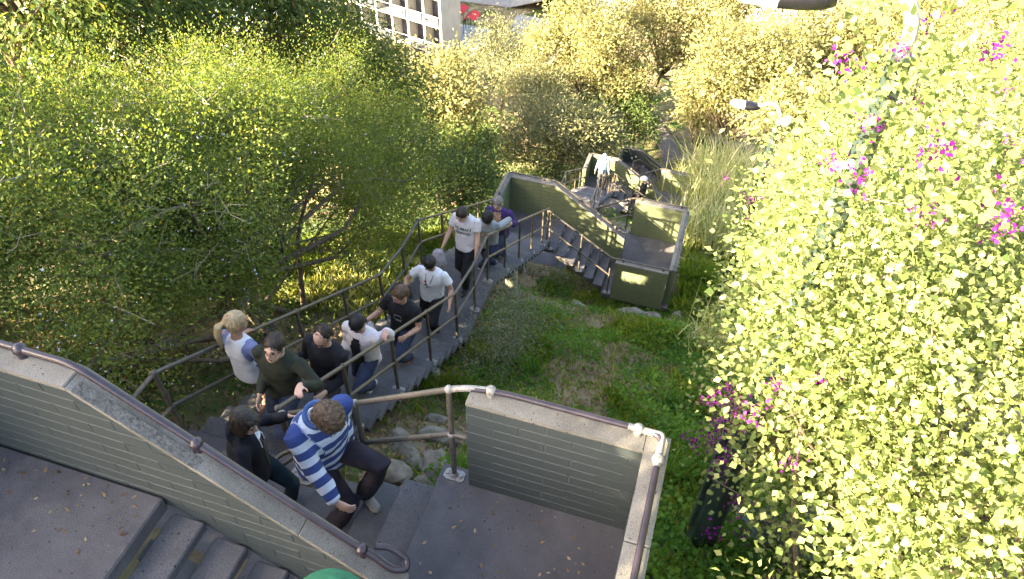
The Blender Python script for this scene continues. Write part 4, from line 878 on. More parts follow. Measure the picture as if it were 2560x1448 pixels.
    def hand(wr, el, grip, side):
        dr = nrm(wr-el); g = grip or {}
        dr = nrm(g.get('dir', dr)); pn = np.asarray(g.get('palm', Lf*(-side)+Z*-.2), float); pn = nrm(pn-dr*(pn@dr)); ax = np.cross(dr, pn); curl = g.get('curl', .55); k = s*(.9 if female else 1.0)
        b.loft([(wr-dr*.01, ax, pn, .026*k, .02*k), (wr+dr*.03*k, ax, pn, .036*k, .017*k), (wr+dr*.075*k, ax, pn, .042*k, .015*k), (wr+dr*.092*k, ax, pn, .036*k, .011*k)], 10)
        thumb_side = 1.0 if g.get('thumb', side) > 0 else -1.0
        for j, fl_ in enumerate((.074, .082, .076, .058)):
            o = ax*(.0315-.021*j)*k*thumb_side; p0 = wr+dr*.085*k+o; d1 = nrm(dr+ax*thumb_side*(.16-.10*j)+pn*curl*.35); p1 = p0+d1*fl_*.45*k; d2 = nrm(d1+pn*curl*1.1); p2 = p1+d2*fl_*.33*k; d3 = nrm(d2+pn*curl*1.2); p3 = p2+d3*fl_*.27*k
            b.tube([p0-d1*.015, p1, p2, p3], [.0098*k, .0092*k, .0085*k, .0062*k], 7)
        p0 = wr+dr*.03*k+ax*.03*k*thumb_side; d1 = nrm(dr*.6+ax*thumb_side*.7+pn*.35); p1 = p0+d1*.045*k; p2 = p1+nrm(d1+dr*.5+pn*curl*.5)*.038*k
        b.tube([p0-d1*.02, p1, p2], [.0125*k, .0108*k, .0075*k], 7)
    hand(wL, elL, gripL, 1); hand(wR, elR, gripR, -1)
    JOBS.append((b, vox, 2, lambda me, r=root: (me.materials.append(skin), link('body', me, r))))
    # ---------------- face
    s = s_body*1.1
    for q in (-1, 1):
        MB().ell(hc+lk*.079*s+hl*q*.031*s+hu*.012*s, (.012*s, .008*s, .007*s), 10, 7, A3).build('eye', EYE, root, smooth=60)
        MB().ell(hc+lk*.086*s+hl*q*.032*s+hu*.033*s, (.019*s, .006*s, .0042*s), 8, 6, A3).build('eyebrow', hair.get('mat', HD), root, smooth=60)
    MB().ell(hc+lk*.085*s-hu*.058*s, (.021*s, .01*s, .0065*s), 10, 6, A3).build('mouth', LIP, root, smooth=60)
    if glasses:
        g = MB()
        for q in (-1, 1):
            c = hc+lk*.1*s+hl*q*.034*s+hu*.008*s; pts = [c+hl*.026*s*math.cos(t)+hu*.018*s*math.sin(t) for t in np.linspace(0, 2*math.pi, 15)]
            g.tube(pts, .0018*s, 5, caps=False); g.tube([c+hl*q*.026*s, hc+hl*q*.08*s-lk*.01*s+hu*.008*s], .0017*s, 5)
        g.tube([hc+lk*.104*s-hl*.009*s+hu*.012*s, hc+lk*.104*s+hl*.009*s+hu*.012*s], .0019*s, 5); g.build('glasses', GLS, root, smooth=60)
    # ---------------- hair or hat
    kind = hair.get('kind', 'short'); hm = hair.get('mat', HD); h = MB()
    if kind == 'cap':
        h.ell(hc+hu*.045*s-lk*.01*s, (.086*s, .104*s, .08*s), 18, 10, A3); h.loft([(hc+hu*.055*s+lk*.07*s, hl, hu, .07*s, .012), (hc+hu*.05*s+lk*.13*s, hl, hu, .06*s, .009), (hc+hu*.045*s+lk*.165*s, hl, hu, .035*s, .006)], 12)
    elif kind == 'hat':
        R = hair.get('R', .2); ax_ = Z
        h.loft([(hc+Z*(.06*s), Lf, F, R, R), (hc+Z*(.085*s), Lf, F, R*.93, R*.93), (hc+Z*(.13*s), Lf, F, R*.70, R*.70), (hc+Z*(.165*s), Lf, F, R*.42, R*.42), (hc+Z*(.18*s), Lf, F, R*.1, R*.1)], 28)
    else:
        back = {'short': .02, 'receding': .032, 'curly': .014, 'bob': .02, 'pony': .018}[kind]; rr = {'short': (.082, .098, .09), 'receding': (.080, .088, .082), 'curly': (.09, .108, .1), 'bob': (.09, .105, .098), 'pony': (.084, .102, .092)}[kind]
        h.ell(hc+hu*.038*s-lk*back*s, tuple(x*s for x in rr), 18, 12, A3)
        h.ell(hc-hu*.02*s-lk*.045*s, (.072*s, .055*s, .07*s), 14, 10, A3)
        if kind == 'bob':
            for q in (-1, 1): h.loft([(hc+hl*q*.055*s+hu*.05*s-lk*.01*s, hl, lk, .035*s, .075*s), (hc+hl*q*.07*s-hu*.03*s-lk*.012*s, hl, lk, .025*s, .07*s), (hc+hl*q*.068*s-hu*.12*s-lk*.005*s, hl, lk, .018*s, .05*s)], 12)
            h.loft([(hc+hu*.03*s-lk*.06*s, hl, lk, .08*s, .04*s), (hc-hu*.06*s-lk*.06*s, hl, lk, .082*s, .04*s), (hc-hu*.13*s-lk*.04*s, hl, lk, .07*s, .03*s)], 14)
            h.loft([(hc+hu*.10*s+lk*.04*s, hl, lk, .06*s, .03*s), (hc+hu*.06*s+lk*.075*s+hl*.02*s, hl, lk, .05*s, .022*s)], 12)
        if kind == 'pony':
            a0 = hc-lk*.115*s+hu*.05*s
            h.ell(a0+lk*.012*s, (.03*s, .03*s, .03*s), 10, 8); h.loft([(a0, hl, lk, .022*s, .022*s), (a0-lk*.045*s-hu*.02*s, hl, lk, .036*s, .03*s), (a0-lk*.06*s-hu*.11*s, hl, lk, .042*s, .03*s), (a0-lk*.05*s-hu*.2*s, hl, lk, .036*s, .024*s), (a0-lk*.04*s-hu*.27*s, hl, lk, .012*s, .01*s)], 12)
    def hair_fn(me, r=root):
        if kind not in ('hat', 'cap'): wrinkle(me, .012 if kind == 'curly' else .0025 if kind in ('bob', 'pony') else .004, 42 if kind != 'curly' else 34, 3.0, (1, 1, .45) if kind != 'curly' else (1, 1, 1))
        me.materials.append(hm); ho = link('hat' if kind == 'hat' else 'cap' if kind == 'cap' else 'hair', me, r)
        if kind in ('hat', 'cap') or vox > .0145: return
        rg = np.random.default_rng(int(H*1000)); V = coords(me); Nn = np.empty(len(V)*3, np.float32); me.vertices.foreach_get('normal', Nn); Nn = Nn.reshape(-1, 3).astype(float)
        m = 900 if kind not in ('bob', 'pony') else 600; ix = rg.integers(0, len(V), m); P0 = V[ix]; n_ = Nn[ix]; crownp = hc+hu*.13-lk*.05
        D = (P0-crownp); D -= hu*(.06*(1.0 if kind in ('bob', 'pony') else .25)); D += rg.normal(size=(m, 3))*(.008 if kind in ('bob', 'pony') else .05 if kind == 'short' else .11); D -= n_*(D*n_).sum(1, keepdims=True); D /= np.linalg.norm(D, axis=1, keepdims=True)+1e-9
        L_ = (.045 if kind in ('bob', 'pony') else .026 if kind != 'curly' else .02)*rg.uniform(.6, 1.3, m); S_ = np.cross(n_, D); w_ = (.003 if kind != 'curly' else .0035)*rg.uniform(.6, 1.3, m)
        lift = (.0012 if kind in ('bob', 'pony') else .005 if kind == 'short' else .008)*rg.uniform(.3, 1.5, m)
        A_ = P0-n_*.002; B_ = P0+D*(L_*.5)[:, None]+n_*lift[:, None]*.9; E_ = P0+D*L_[:, None]+n_*lift[:, None]*.8-hu*.004
        W_ = S_*w_[:, None]; VV = np.stack([A_-W_, A_+W_, B_+W_, B_-W_, E_+W_*.25, E_-W_*.25], 1).reshape(-1, 3); b_ = (np.arange(m)*6)[:, None]
        FF = np.concatenate([b_+np.array([[0, 1, 2, 3]]), b_+np.array([[3, 2, 4, 5]])]); sm2 = np_mesh('hair_strands', VV, FF, 4, None, [hm], True); link('hair_strands', sm2, ho)['kind'] = 'stuff'
    JOBS.append((h, max(.006, vox*.7), 1, hair_fn))
    # ---------------- upper garment
    s = s_body
    tp = MB(); fit = top.get('fit', .016); hem = top.get('hem', -.06); sl = top.get('sleeve', 'long'); sr = top.get('sleeve_r', .012)
    tp.loft([st(hem, .158+fit*1.1, .118+fit), st(hem+.06, .158+fit*.9, .115+fit), st(.12, wst+.022+fit, .108+fit), st(.24, wst+.018+fit, .108+fit), st(.34, wst+.033+fit, .118+fit), st(.44, sw/s*.97+fit*.6, .105+fit), st(.505, sw/s*.78+fit*.4, .083+fit*.7), st(.548, .078, .074), st(.56, .07, .066)], 20)
    for sh_, el, wr in ((shL, elL, wL), (shR, elR, wR)):
        q = (.058+sr)*s if not female else (.05+sr)*s
        if sl == 'short': e = sh_*.42+el*.58; tp.tube([sh_-nrm(el-sh_)*.02, sh_*.6+el*.4, e], [q*.88, q*.98, q*1.04], 12)
        elif sl == 'mid': e = el*.55+wr*.45; tp.tube([sh_-nrm(el-sh_)*.03, sh_*.6+el*.4, el, e], [q, q*.94, q*.82, q*.7], 12)
        else: e = el*.04+wr*.96; tp.tube([sh_-nrm(el-sh_)*.03, sh_*.6+el*.4, el, el*.6+wr*.4, e], [q, q*.96, q*.86, q*.8, q*.62], 12)
        tp.ell(sh_, (q*.92, q*.92, q*.92), 12, 8)
    if top.get('hood'):
        tp.loft([(nb-Fs*.05*s-spd*.02*s, Ls, Fs, .12*s, .05*s), (nb-Fs*.085*s+spd*.02*s, Ls, Fs, .105*s, .04*s), (nb-Fs*.09*s+spd*.06*s, Ls, Fs, .07*s, .025*s)], 16)
        for q in (-1, 1): tp.tube([nb+Ls*q*.10*s-Fs*.02*s+spd*.02*s, nb+Ls*q*.075*s+Fs*.06*s-spd*.01*s, nb+Fs*.10*s-spd*.07*s+Ls*q*.02*s], [.036*s, .03*s, .02*s], 10)
    if top.get('collar'):
        for q in (-1, 1): tp.tube([nb+Ls*q*.07*s-Fs*.03*s+spd*.02*s, nb+Ls*q*.06*s+Fs*.04*s+spd*.005*s, nb+Fs*.085*s-spd*.03*s+Ls*q*.03*s], .016*s, 8)
        tp.tube([nb-Ls*.07*s-Fs*.03*s+spd*.02*s, nb-Fs*.07*s+spd*.035*s, nb+Ls*.07*s-Fs*.03*s+spd*.02*s], .016*s, 8)
    def top_fn(me, r=root):
        wrinkle(me, top.get('wr', .009), 6.5, float(H*7), (1, 1, 1.6))
        V = coords(me)
        if top.get('attr'):
            dt, tt = seg_dist(V, P-spd*.1*s, P+spd*.56*s); dt = dt-(.10 if top['attr'] == 'stripe' else .055)*s
            best = dt.copy(); zone = np.zeros(len(V)); along = ((V-P)@spd)
            for sh_, el, wr in ((shL, elL, wL), (shR, elR, wR)):
                a0 = sh_+nrm(el-sh_)*.0
                d1, t1 = seg_dist(V, a0, el); d2, t2 = seg_dist(V, el, wr)
                d = np.minimum(d1, d2)-.035*s; al = np.where(d1 < d2, t1*.285*s, .285*s+t2*.265*s)
                k = d < best; best = np.where(k, d, best); zone = np.where(k, 1.0, zone); along = np.where(k, al+.012, along)
            if top['attr'] == 'stripe': val = along/top['pitch']+20.0
            else: val = zone
            at = me.attributes.new('stripe', 'FLOAT', 'POINT'); at.data.foreach_set('value', np.ascontiguousarray(val, np.float32))
        me.materials.append(top['mat']); o = link(top.get('name', 'shirt'), me, r)
        tx = top.get('text')
        if tx: put_text(me, o, tx, P+spd*(tx.get('f', .36)*s)+Fs*.3, -Fs, Ls, spd, s)
        for pf in top.get('after', []): pf(me, o, dict(P=P, spd=spd, Ls=Ls, Fs=Fs, s=s, nb=nb, S=S))
    JOBS.append((tp, max(top.get('vox', .0165), vox), 3, top_fn))
    # ---------------- trousers / shorts
    bt = MB(); bf = bottom.get('fit', .012); ln = bottom.get('len', 'long')
    bt.loft([st(-.10, .13+bf, .108+bf), st(-.04, .16+bf*.8, .118+bf), st(.02, .16+bf*.5, .115+bf*.6), st(.07, wst+.02+bf*.4, .104+bf*.4)], 18)
    for hp, kn, an in ((hpL, knL, anL), (hpR, knR, anR)):
        if ln == 'long': bt.tube([hp, hp*.5+kn*.5, kn, kn*.5+an*.5, an+(kn-an)*.02], [(.094+bf*.6)*s, (.083+bf*.7)*s, (.064+bf)*s, (.06+bf)*s, (.055+bf*.9)*s], 14)
        else: bt.tube([hp, hp*.5+kn*.5, hp*.12+kn*.88], [(.09+bf*.6)*s, (.08+bf*.4)*s, (.064+bf*.4)*s], 14)
    def bot_fn(me, r=root): wrinkle(me, bottom.get('wr', .008), 8, 5.0, (1.3, 1.3, 1)); me.materials.append(bottom['mat']); link(bottom.get('name', 'trousers'), me, r)
    JOBS.append((bt, max(.0175, vox), 3, bot_fn))
    # ---------------- shoes
    sm_ = shoe or M['shoe_dark']
    for f_ in (fl, fr):
        fs = np.cross(Z, fd)
        q = MB(); q.loft([(f_-fd*.085*s+Z*.045*s, fs, Z, .03*s, .042*s), (f_-fd*.05*s+Z*.05*s, fs, Z, .036*s, .048*s), (f_+fd*.02*s+Z*.045*s, fs, Z, .038*s, .043*s), (f_+fd*.09*s+Z*.033*s, fs, Z, .044*s, .031*s), (f_+fd*.145*s+Z*.028*s, fs, Z, .038*s, .026*s), (f_+fd*.175*s+Z*.022*s, fs, Z, .015*s, .014*s)], 14)
        q.build('shoe', sm_, root, smooth=60)
    return root
def put_text(me, shirt, tx, org, cast, right, upv, s):
    V = coords(me); bvh = BVHTree.FromPolygons([tuple(v) for v in V], [tuple(p.vertices) for p in me.polygons])
    y = 0.0
    for line, size, mat in tx['lines']:
        cu = bpy.data.curves.new('lettering', 'FONT'); cu.body = line; cu.size = size; cu.align_x = 'CENTER'; cu.align_y = 'CENTER'; cu.offset = tx.get('bold', .003); cu.resolution_u = 2
        to = bpy.data.objects.new('lettering', cu); COL.objects.link(to); dg = bpy.context.evaluated_depsgraph_get(); tm = bpy.data.meshes.new_from_object(to.evaluated_get(dg), depsgraph=dg); bpy.data.objects.remove(to)
        C = coords(tm); out = []
        for c in C:
            p = org+right*(-c[0])*-1*tx.get('flip', -1)+upv*(c[1]+y)
            hit = bvh.ray_cast(Vector(p), Vector(cast)); out.append(np.array(hit[0])-cast*.006 if hit[0] is not None else p+cast*.15)
        setco(tm, np.array(out)); tm.materials.clear(); tm.materials.append(mat); o = link('lettering', tm, shirt); y -= size*1.02
def inside(x, y, poly):
    c = False; n = len(poly)
    for a in range(n):
        (x1, y1), (x2, y2) = poly[a], poly[(a+1) % n]
        if (y1 > y) != (y2 > y) and x < (x2-x1)*(y-y1)/(y2-y1)+x1: c = not c
    return c
def decal(poly, mat, f0, name='print', lift=.005):
    """thin cloth or print laid on the chest; poly in metres (right, up) about the chest point"""
    def fn(me, o, d):
        V = coords(me); bvh = BVHTree.FromPolygons([tuple(v) for v in V], [tuple(p.vertices) for p in me.polygons]); out = []; idx = {}; F = []
        xs = [p[0] for p in poly]; ys = [p[1] for p in poly]; N = 14
        gx = np.linspace(min(xs), max(xs), N+1); gy = np.linspace(min(ys), max(ys), N+1)
        def vid(i, j):
            if (i, j) not in idx:
                p = d['P']+d['spd']*(f0*d['s']+gy[j])+d['Fs']*.3+d['Ls']*(-gx[i]); h = bvh.ray_cast(Vector(p), Vector(-d['Fs']))
                idx[(i, j)] = len(out); out.append(np.array(h[0])+d['Fs']*lift if h[0] is not None else p-d['Fs']*.16)
            return idx[(i, j)]
        for i in range(N):
            for j in range(N):
                if inside((gx[i]+gx[i+1])/2, (gy[j]+gy[j+1])/2, poly): F.append((vid(i, j), vid(i+1, j), vid(i+1, j+1), vid(i, j+1)))
        if F: MB().add(out, F).build(name, mat, o, smooth=60)
    return fn
def rect(w, h, x=0, y=0): return [(x-w/2, y-h/2), (x+w/2, y-h/2), (x+w/2, y+h/2), (x-w/2, y+h/2)]
def cord(pts, mat, r=.004, name='drawstring'):
    """strings hanging on the chest: (right, f) points"""
    def fn(me, o, d):
        V = coords(me); bvh = BVHTree.FromPolygons([tuple(v) for v in V], [tuple(p.vertices) for p in me.polygons]); out = []
        for x, f in pts:
            p = d['P']+d['spd']*f*d['s']+d['Fs']*.35+d['Ls']*(-x); h = bvh.ray_cast(Vector(p), Vector(-d['Fs'])); out.append(np.array(h[0])+d['Fs']*.006 if h[0] is not None else p-d['Fs']*.2)
        MB().tube(out, r, 6).build(name, mat, o, smooth=60)
    return fn
M['shoe_dark'] = fabric('shoe_dark', (.03, .03, .04)); M['shoe_white'] = fabric('shoe_white', (.5, .5, .52)); M['shoe_tan'] = fabric('shoe_tan', (.30, .16, .08)); M['shoe_grey'] = fabric('shoe_grey', (.22, .20, .17)); M['shoe_blue'] = fabric('shoe_patterned', (.25, .28, .36), .5, scale=60)
denim = fabric('dark_denim', (.035, .045, .085), .25); black = fabric('black_cotton', (.018, .018, .022), .2); charcoal = fabric('charcoal_cloth', (.05, .048, .05), .2); navy = fabric('navy_cotton', (.02, .024, .05), .2)
white = fabric('white_cotton', (.66, .66, .70), .05); olive = fabric('dark_olive_knit', (.035, .038, .028), .2); greyk = fabric('grey_marl', (.26, .27, .28), .1); purple = fabric('purple_fleece', (.055, .03, .12), .2)
cream = fabric('pinkish_white_cotton', (.62, .56, .57), .06); palew = fabric('pale_grey_cotton', (.58, .55, .58), .05); darkgrey = fabric('dark_grey_jersey', (.06, .055, .055), .2); lightgrey = fabric('light_grey_jersey', (.36, .34, .38), .1)
red = fabric('red_print', (.45, .07, .06), .05); wprint = fabric('white_print', (.7, .7, .7), .02); gprint = fabric('dark_green_print', (.035, .085, .07), .05); gold_m = mottled('zip_metal', (.3, .25, .15), (.4, .34, .2), 30, .4, 60, .0, metal=.6)
RAG = attr_fabric('raglan_cotton', [(0, (.66, .66, .70)), (.5, (.16, .20, .38))])
STR = attr_fabric('rugby_stripes', [(0, (.042, .066, .20)), (.5, (.56, .60, .68))])
R0 = -6*RIS
def uz(i): return -(6+i)*RIS
def lz(i): return -(23+i)*RIS
bluec = fabric('blue_collar_cloth', (.06, .11, .27), .15)
def collar_fn(me, o, d):
    nb, L, F, u, s = d['nb'], d['Ls'], d['Fs'], d['spd'], d['s']; b = MB()
    pts = [nb+L*math.sin(a)*.092*s-F*math.cos(a)*.088*s+u*(.02+.022*math.cos(a))*s for a in np.linspace(-2.6, 2.6, 19)]
    b.tube(pts, .019*s, 8); b.build('collar', bluec, o, smooth=60)
def build_people():
    Y = V3(0, -1, 0)
    person('woman with blond ponytail in white and blue raglan top walking down', 1.76, ((-4.19, 1.20, uz(4)), (-4.05, .92, uz(3))), (-4.03, 1.04, -.02), (.12, 1), (-4.29, 1.36, -.68), (-3.86, 1.12, -.72),
           dict(mat=RAG, attr='zone', fit=.012, sleeve='mid', hem=-.10), dict(mat=black, len='short', name='shorts', fit=.004), dict(kind='pony', mat=HBL), SKT, look=V3(.55, .8, -.15), female=True, shoe=M['shoe_blue'], gripL=dict(dir=V3(.0, .9, -.45), palm=V3(0, -.3, -1), curl=.9), elbows=(None, V3(.8, -.8, -.2)), vox=.0118)
    person('man with glasses in dark olive sweater gripping the right railing', 1.80, ((-3.50, .72, uz(2)), (-3.72, 1.0, uz(3))), (-3.40, .70, .15), (.05, -1), (-3.10, .55, -.12), (-3.60, .55, -.48),
           dict(mat=olive, fit=.026, hem=-.09), dict(mat=denim), dict(kind='short', mat=HD), SKP, look=V3(.12, -1, .12), glasses=True, gripL=dict(dir=V3(.35, -.8, .2), palm=V3(.2, .1, -1), curl=.9), vox=.0115)
    person('balding man in black sweater and charcoal trousers looking down at the steps', 1.78, ((-3.42, 1.25, uz(4)), (-3.66, 1.75, uz(6))), (-3.32, 1.32, -.24), (-.1, -1), (-3.24, 1.05, -.92), (-3.72, 1.2, -.85),
           dict(mat=black, fit=.03, hem=-.09), dict(mat=charcoal, fit=.02), dict(kind='receding', mat=HD), SKP, look=V3(-.15, -1, -.65), glasses=True, vox=.0138)
    person('black-haired man in open white jacket over black shirt holding the rail', 1.72, ((-3.36, 2.12, uz(7)), (-3.62, 2.50, uz(9))), (-3.36, 2.02, -.78), (-.12, -1), (-3.12, 2.22, -1.17), (-3.66, 2.0, -1.62),
           dict(mat=cream, name='jacket', fit=.036, hem=-.12, sleeve_r=.02, wr=.016, after=[decal([(-.10, -.42), (.10, -.42), (.085, -.1), (.045, .15), (-.045, .15), (-.085, -.1)], black, .36, 'undershirt', .016)]), dict(mat=denim, fit=.018), dict(kind='short', mat=HBK), SK, look=V3(-.2, -1, -1.1), shoe=M['shoe_white'], gripL=dict(dir=V3(.3, -.9, -.1), palm=V3(.1, 0, -1), curl=.9), vox=.0138)
    person('bearded man in black T-shirt with a small square print', 1.82, ((-3.36, 3.18, uz(11)), (-3.66, 3.62, uz(13))), (-3.36, 3.10, -1.33), (-.12, -1), (-3.22, 2.92, -2.05), (-3.80, 2.95, -1.98),
           dict(mat=black, fit=.024, sleeve='short', sleeve_r=.016, hem=-.10, after=[cord([(-.05, .40), (.05, .40), (.05, .31), (-.05, .31), (-.05, .40)], lightgrey, .0025, 'print'), cord([(-.05, .285), (.03, .285)], lightgrey, .002, 'print')]), dict(mat=denim, fit=.018), dict(kind='short', mat=HBR), SK, look=V3(-.55, -.85, -.35), shoe=M['shoe_tan'], vox=.0138)
    person('man in white T-shirt with lanyard looking down, dark jacket on his arm', 1.80, ((-3.50, 4.45, uz(16)), (-3.76, 4.85, -23*RIS)), (-3.54, 4.50, -2.26), (.02, -1), (-3.20, 4.35, -2.88), (-3.88, 4.25, -2.78),
           dict(mat=white, fit=.028, sleeve='short', sleeve_r=.014, hem=-.07, after=[cord([(-.06, .53), (-.03, .42), (.03, .27)], navy, .005, 'lanyard'), cord([(.06, .53), (.05, .42), (.03, .27)], navy, .005, 'lanyard'), decal(rect(.035, .03, .06, .06), red, .34), decal(rect(.04, .03, .05, 0), navy, .34), decal(rect(.04, .02, -.02, -.03), lightgrey, .34)]),
           dict(mat=black), dict(kind='short', mat=HBK), SK, look=V3(.1, -1, -1.2), shoe=M['shoe_dark'], elbows=(None, V3(-.8, .5, -.3)), vox=.0138)
    person('man in pale T-shirt with dark green block lettering', 1.80, ((-3.44, 5.66, -23*RIS), (-3.52, 6.02, -23*RIS)), (-3.50, 5.86, -2.40), (-.1, -1), (-3.25, 5.68, -3.18), (-3.84, 5.66, -3.05),
           dict(mat=palew, fit=.026, sleeve='short', sleeve_r=.014, hem=-.08, text=dict(f=.37, flip=1, bold=.0012, lines=[('HUMAN', .08, gprint), ('BEINGS', .08, gprint)])), dict(mat=black), dict(kind='short', mat=HD), SKP, look=V3(-.25, -1, -.6), vox=.0138)
    person('man in grey sweater with red box print leaning an arm on the rail', 1.76, ((-3.50, 6.62, lz(2)), (-3.40, 7.1, lz(4))), (-3.36, 6.62, -3.02), (.0, -1), (-3.20, 7.05, -3.50), (-3.80, 6.7, -3.55),
           dict(mat=greyk, fit=.03, hem=-.08, after=[decal(rect(.19, .055), red, .33)], text=dict(f=.33, flip=1, bold=.002, lines=[('NUTMEG', .04, wprint)])), dict(mat=navy), dict(kind='curly', mat=HBK), SK, look=V3(.0, -1, -1.0), shoe=M['shoe_white'], glasses=True, elbows=(V3(.8, .3, 1.0), None), gripL=dict(dir=V3(.2, .6, -.6), palm=V3(0, 0, -1), curl=.8), vox=.0138)
    person('grey-haired man in purple fleece and tan scarf at the back of the line', 1.78, ((-3.56, 7.66, lz(6)), (-3.46, 7.92, lz(7))), (-3.50, 7.58, -3.40), (.05, -1), (-3.20, 7.50, -3.80), (-3.86, 7.6, -4.1),
           dict(mat=purple, name='fleece', fit=.04, hem=-.14, sleeve_r=.022, after=[decal([(-.07, -.12), (.07, -.12), (.09, .1), (.04, .19), (-.04, .19), (-.09, .1)], fabric('tan_scarf', (.36, .23, .16), .4, scale=40), .38, 'scarf', .02)]), dict(mat=denim), dict(kind='short', mat=HGR), SKP, look=V3(-.15, -1, -.35), shoe=M['shoe_grey'], glasses=True, vox=.0138)
    person('woman with dark bobbed hair in black zip hoodie with white drawstrings', 1.68, ((-2.97, -.20, R0), (-3.22, -.42, R0)), (-2.99, -.28, .49), (1, .12), (-2.83, .03, .23), (-2.80, -.70, -.12),
           dict(mat=black, name='hoodie', fit=.03, hem=-.12, sleeve_r=.02, hood=True, after=[cord([(-.03, .50), (-.045, .42), (-.05, .33)], wprint, .0055), cord([(.03, .50), (.05, .43), (.055, .36)], wprint, .0055), cord([(0, .49), (.004, .36), (0, .2), (.004, .02)], gold_m, .004, 'zip'), decal([(-.045, .08), (.045, .08), (0, .19)], wprint, .36, 'undershirt', .004)]), dict(mat=fabric('teal_black_denim', (.012, .024, .036), .2), fit=.006), dict(kind='bob', mat=HD), SKP, look=V3(.95, -.1, -.30), female=True, yaw=-.35, gripL=dict(dir=V3(.5, .2, .15), palm=V3(.1, -.1, -1), curl=.7), vox=.0115)
    person('man in blue and white striped rugby shirt climbing the nearest steps', 1.90, ((-2.12, -.20, -2*RIS), (-2.38, -.46, -4*RIS)), (-2.19, -.29, .90), (.85, -.45), (-2.32, .02, .10), (-2.03, -.62, .16),
           dict(mat=STR, attr='stripe', pitch=.125, fit=.05, hem=-.13, sleeve_r=.024, vox=.012, wr=.013, after=[collar_fn]), dict(mat=fabric('dark_trousers', (.028, .024, .032), .25), fit=.018), dict(kind='curly', mat=HBR), SKP, look=V3(.8, -.25, -.9), shoe=M['shoe_grey'], pelvis=(-2.46, -.16, .16), knees=(V3(1, -.1, .35), V3(1, -.1, 0)), fwd=.16, gripR=dict(dir=V3(.8, .0, -.35), palm=V3(0, .9, -.3), curl=.7), glasses=True, vox=.0115)
    o2 = OFF*2
    person('distant person in white cap and pale blue jacket on the sunlit landing', 1.74, tuple(o2+V3(x, y, 6*RIS) for x, y in ((-3.55, -1.95), (-3.75, -1.85))), o2+V3(-3.64, -1.9, 6*RIS+1.6), (.1, -1), o2+V3(-3.35, -2.0, 6*RIS+.85), o2+V3(-3.95, -2.0, 6*RIS+.85),
           dict(mat=fabric('pale_blue_nylon', (.13, .19, .25), .15), name='jacket', fit=.04, hem=-.1), dict(mat=charcoal), dict(kind='cap', mat=white), SKP, look=V3(0, -1, -.6), vox=.015)
    person('distant person in black with a pale sunhat on the lower short flight', 1.72, (o2+V3(-1.72, -1.85, RIS), o2+V3(-1.98, -1.75, 2*RIS)), o2+V3(-1.83, -1.8, RIS+1.58), (-1, -.1), o2+V3(-1.9, -2.05, RIS+.9), o2+V3(-2.0, -1.55, RIS+.95),
           dict(mat=black, fit=.03), dict(mat=black), dict(kind='hat', mat=white, R=.17), SKP, look=V3(-1, -.3, -.3), vox=.015)
    person('green round hat of a person cut off by the bottom edge', 1.74, ((-1.25, -1.94, 0), (-1.37, -1.72, 0)), (-1.31, -1.80, 1.62), (-.3, -1), (-1.1, -2.1, .8), (-1.6, -1.8, .8),
           dict(mat=navy, fit=.02), dict(mat=denim), dict(kind='hat', mat=fabric('green_hat_cloth', (.035, .14, .075), .2, scale=14), R=.24), SK, look=V3(-.3, -1, -.3), vox=.012)
    # things carried
    def bundle(label, c, r, mat, seed, cat='jacket', drop=.35):
        b = MB(); rg = np.random.default_rng(seed); c = np.asarray(c, float)
        b.loft([(c+V3(0, 0, .02), V3(1, 0, 0), V3(0, 1, 0), r*.45, r*.35), (c-V3(.01, 0, .06), V3(1, 0, 0), V3(0, 1, 0), r, r*.7), (c-V3(.0, .01, drop*.55), V3(1, 0, 0), V3(0, 1, 0), r*1.05, r*.75), (c-V3(.02, 0, drop), V3(1, 0, 0), V3(0, 1, 0), r*.7, r*.45)], 18)
        def fn(me): wrinkle(me, .035, 9, seed, (1.5, 1.5, .6)); me.materials.append(mat); link('folded_jacket', me, label=label, cat=cat)
        JOBS.append((b, .012, 2, fn))
    bundle('light grey jacket hanging from the hand of the lettered T-shirt man', (-3.88, 5.60, -3.08), .11, lightgrey, 1, drop=.42)
    bundle('dark jacket bundled over the arm of the lanyard man', (-3.95, 4.32, -2.70), .15, darkgrey, 2, drop=.36)
    bundle('white cloth held low by the bearded man in black', (-3.80, 2.95, -2.03), .08, palew, 3, 'cloth', .22)
    remesh_jobs()
build_people()
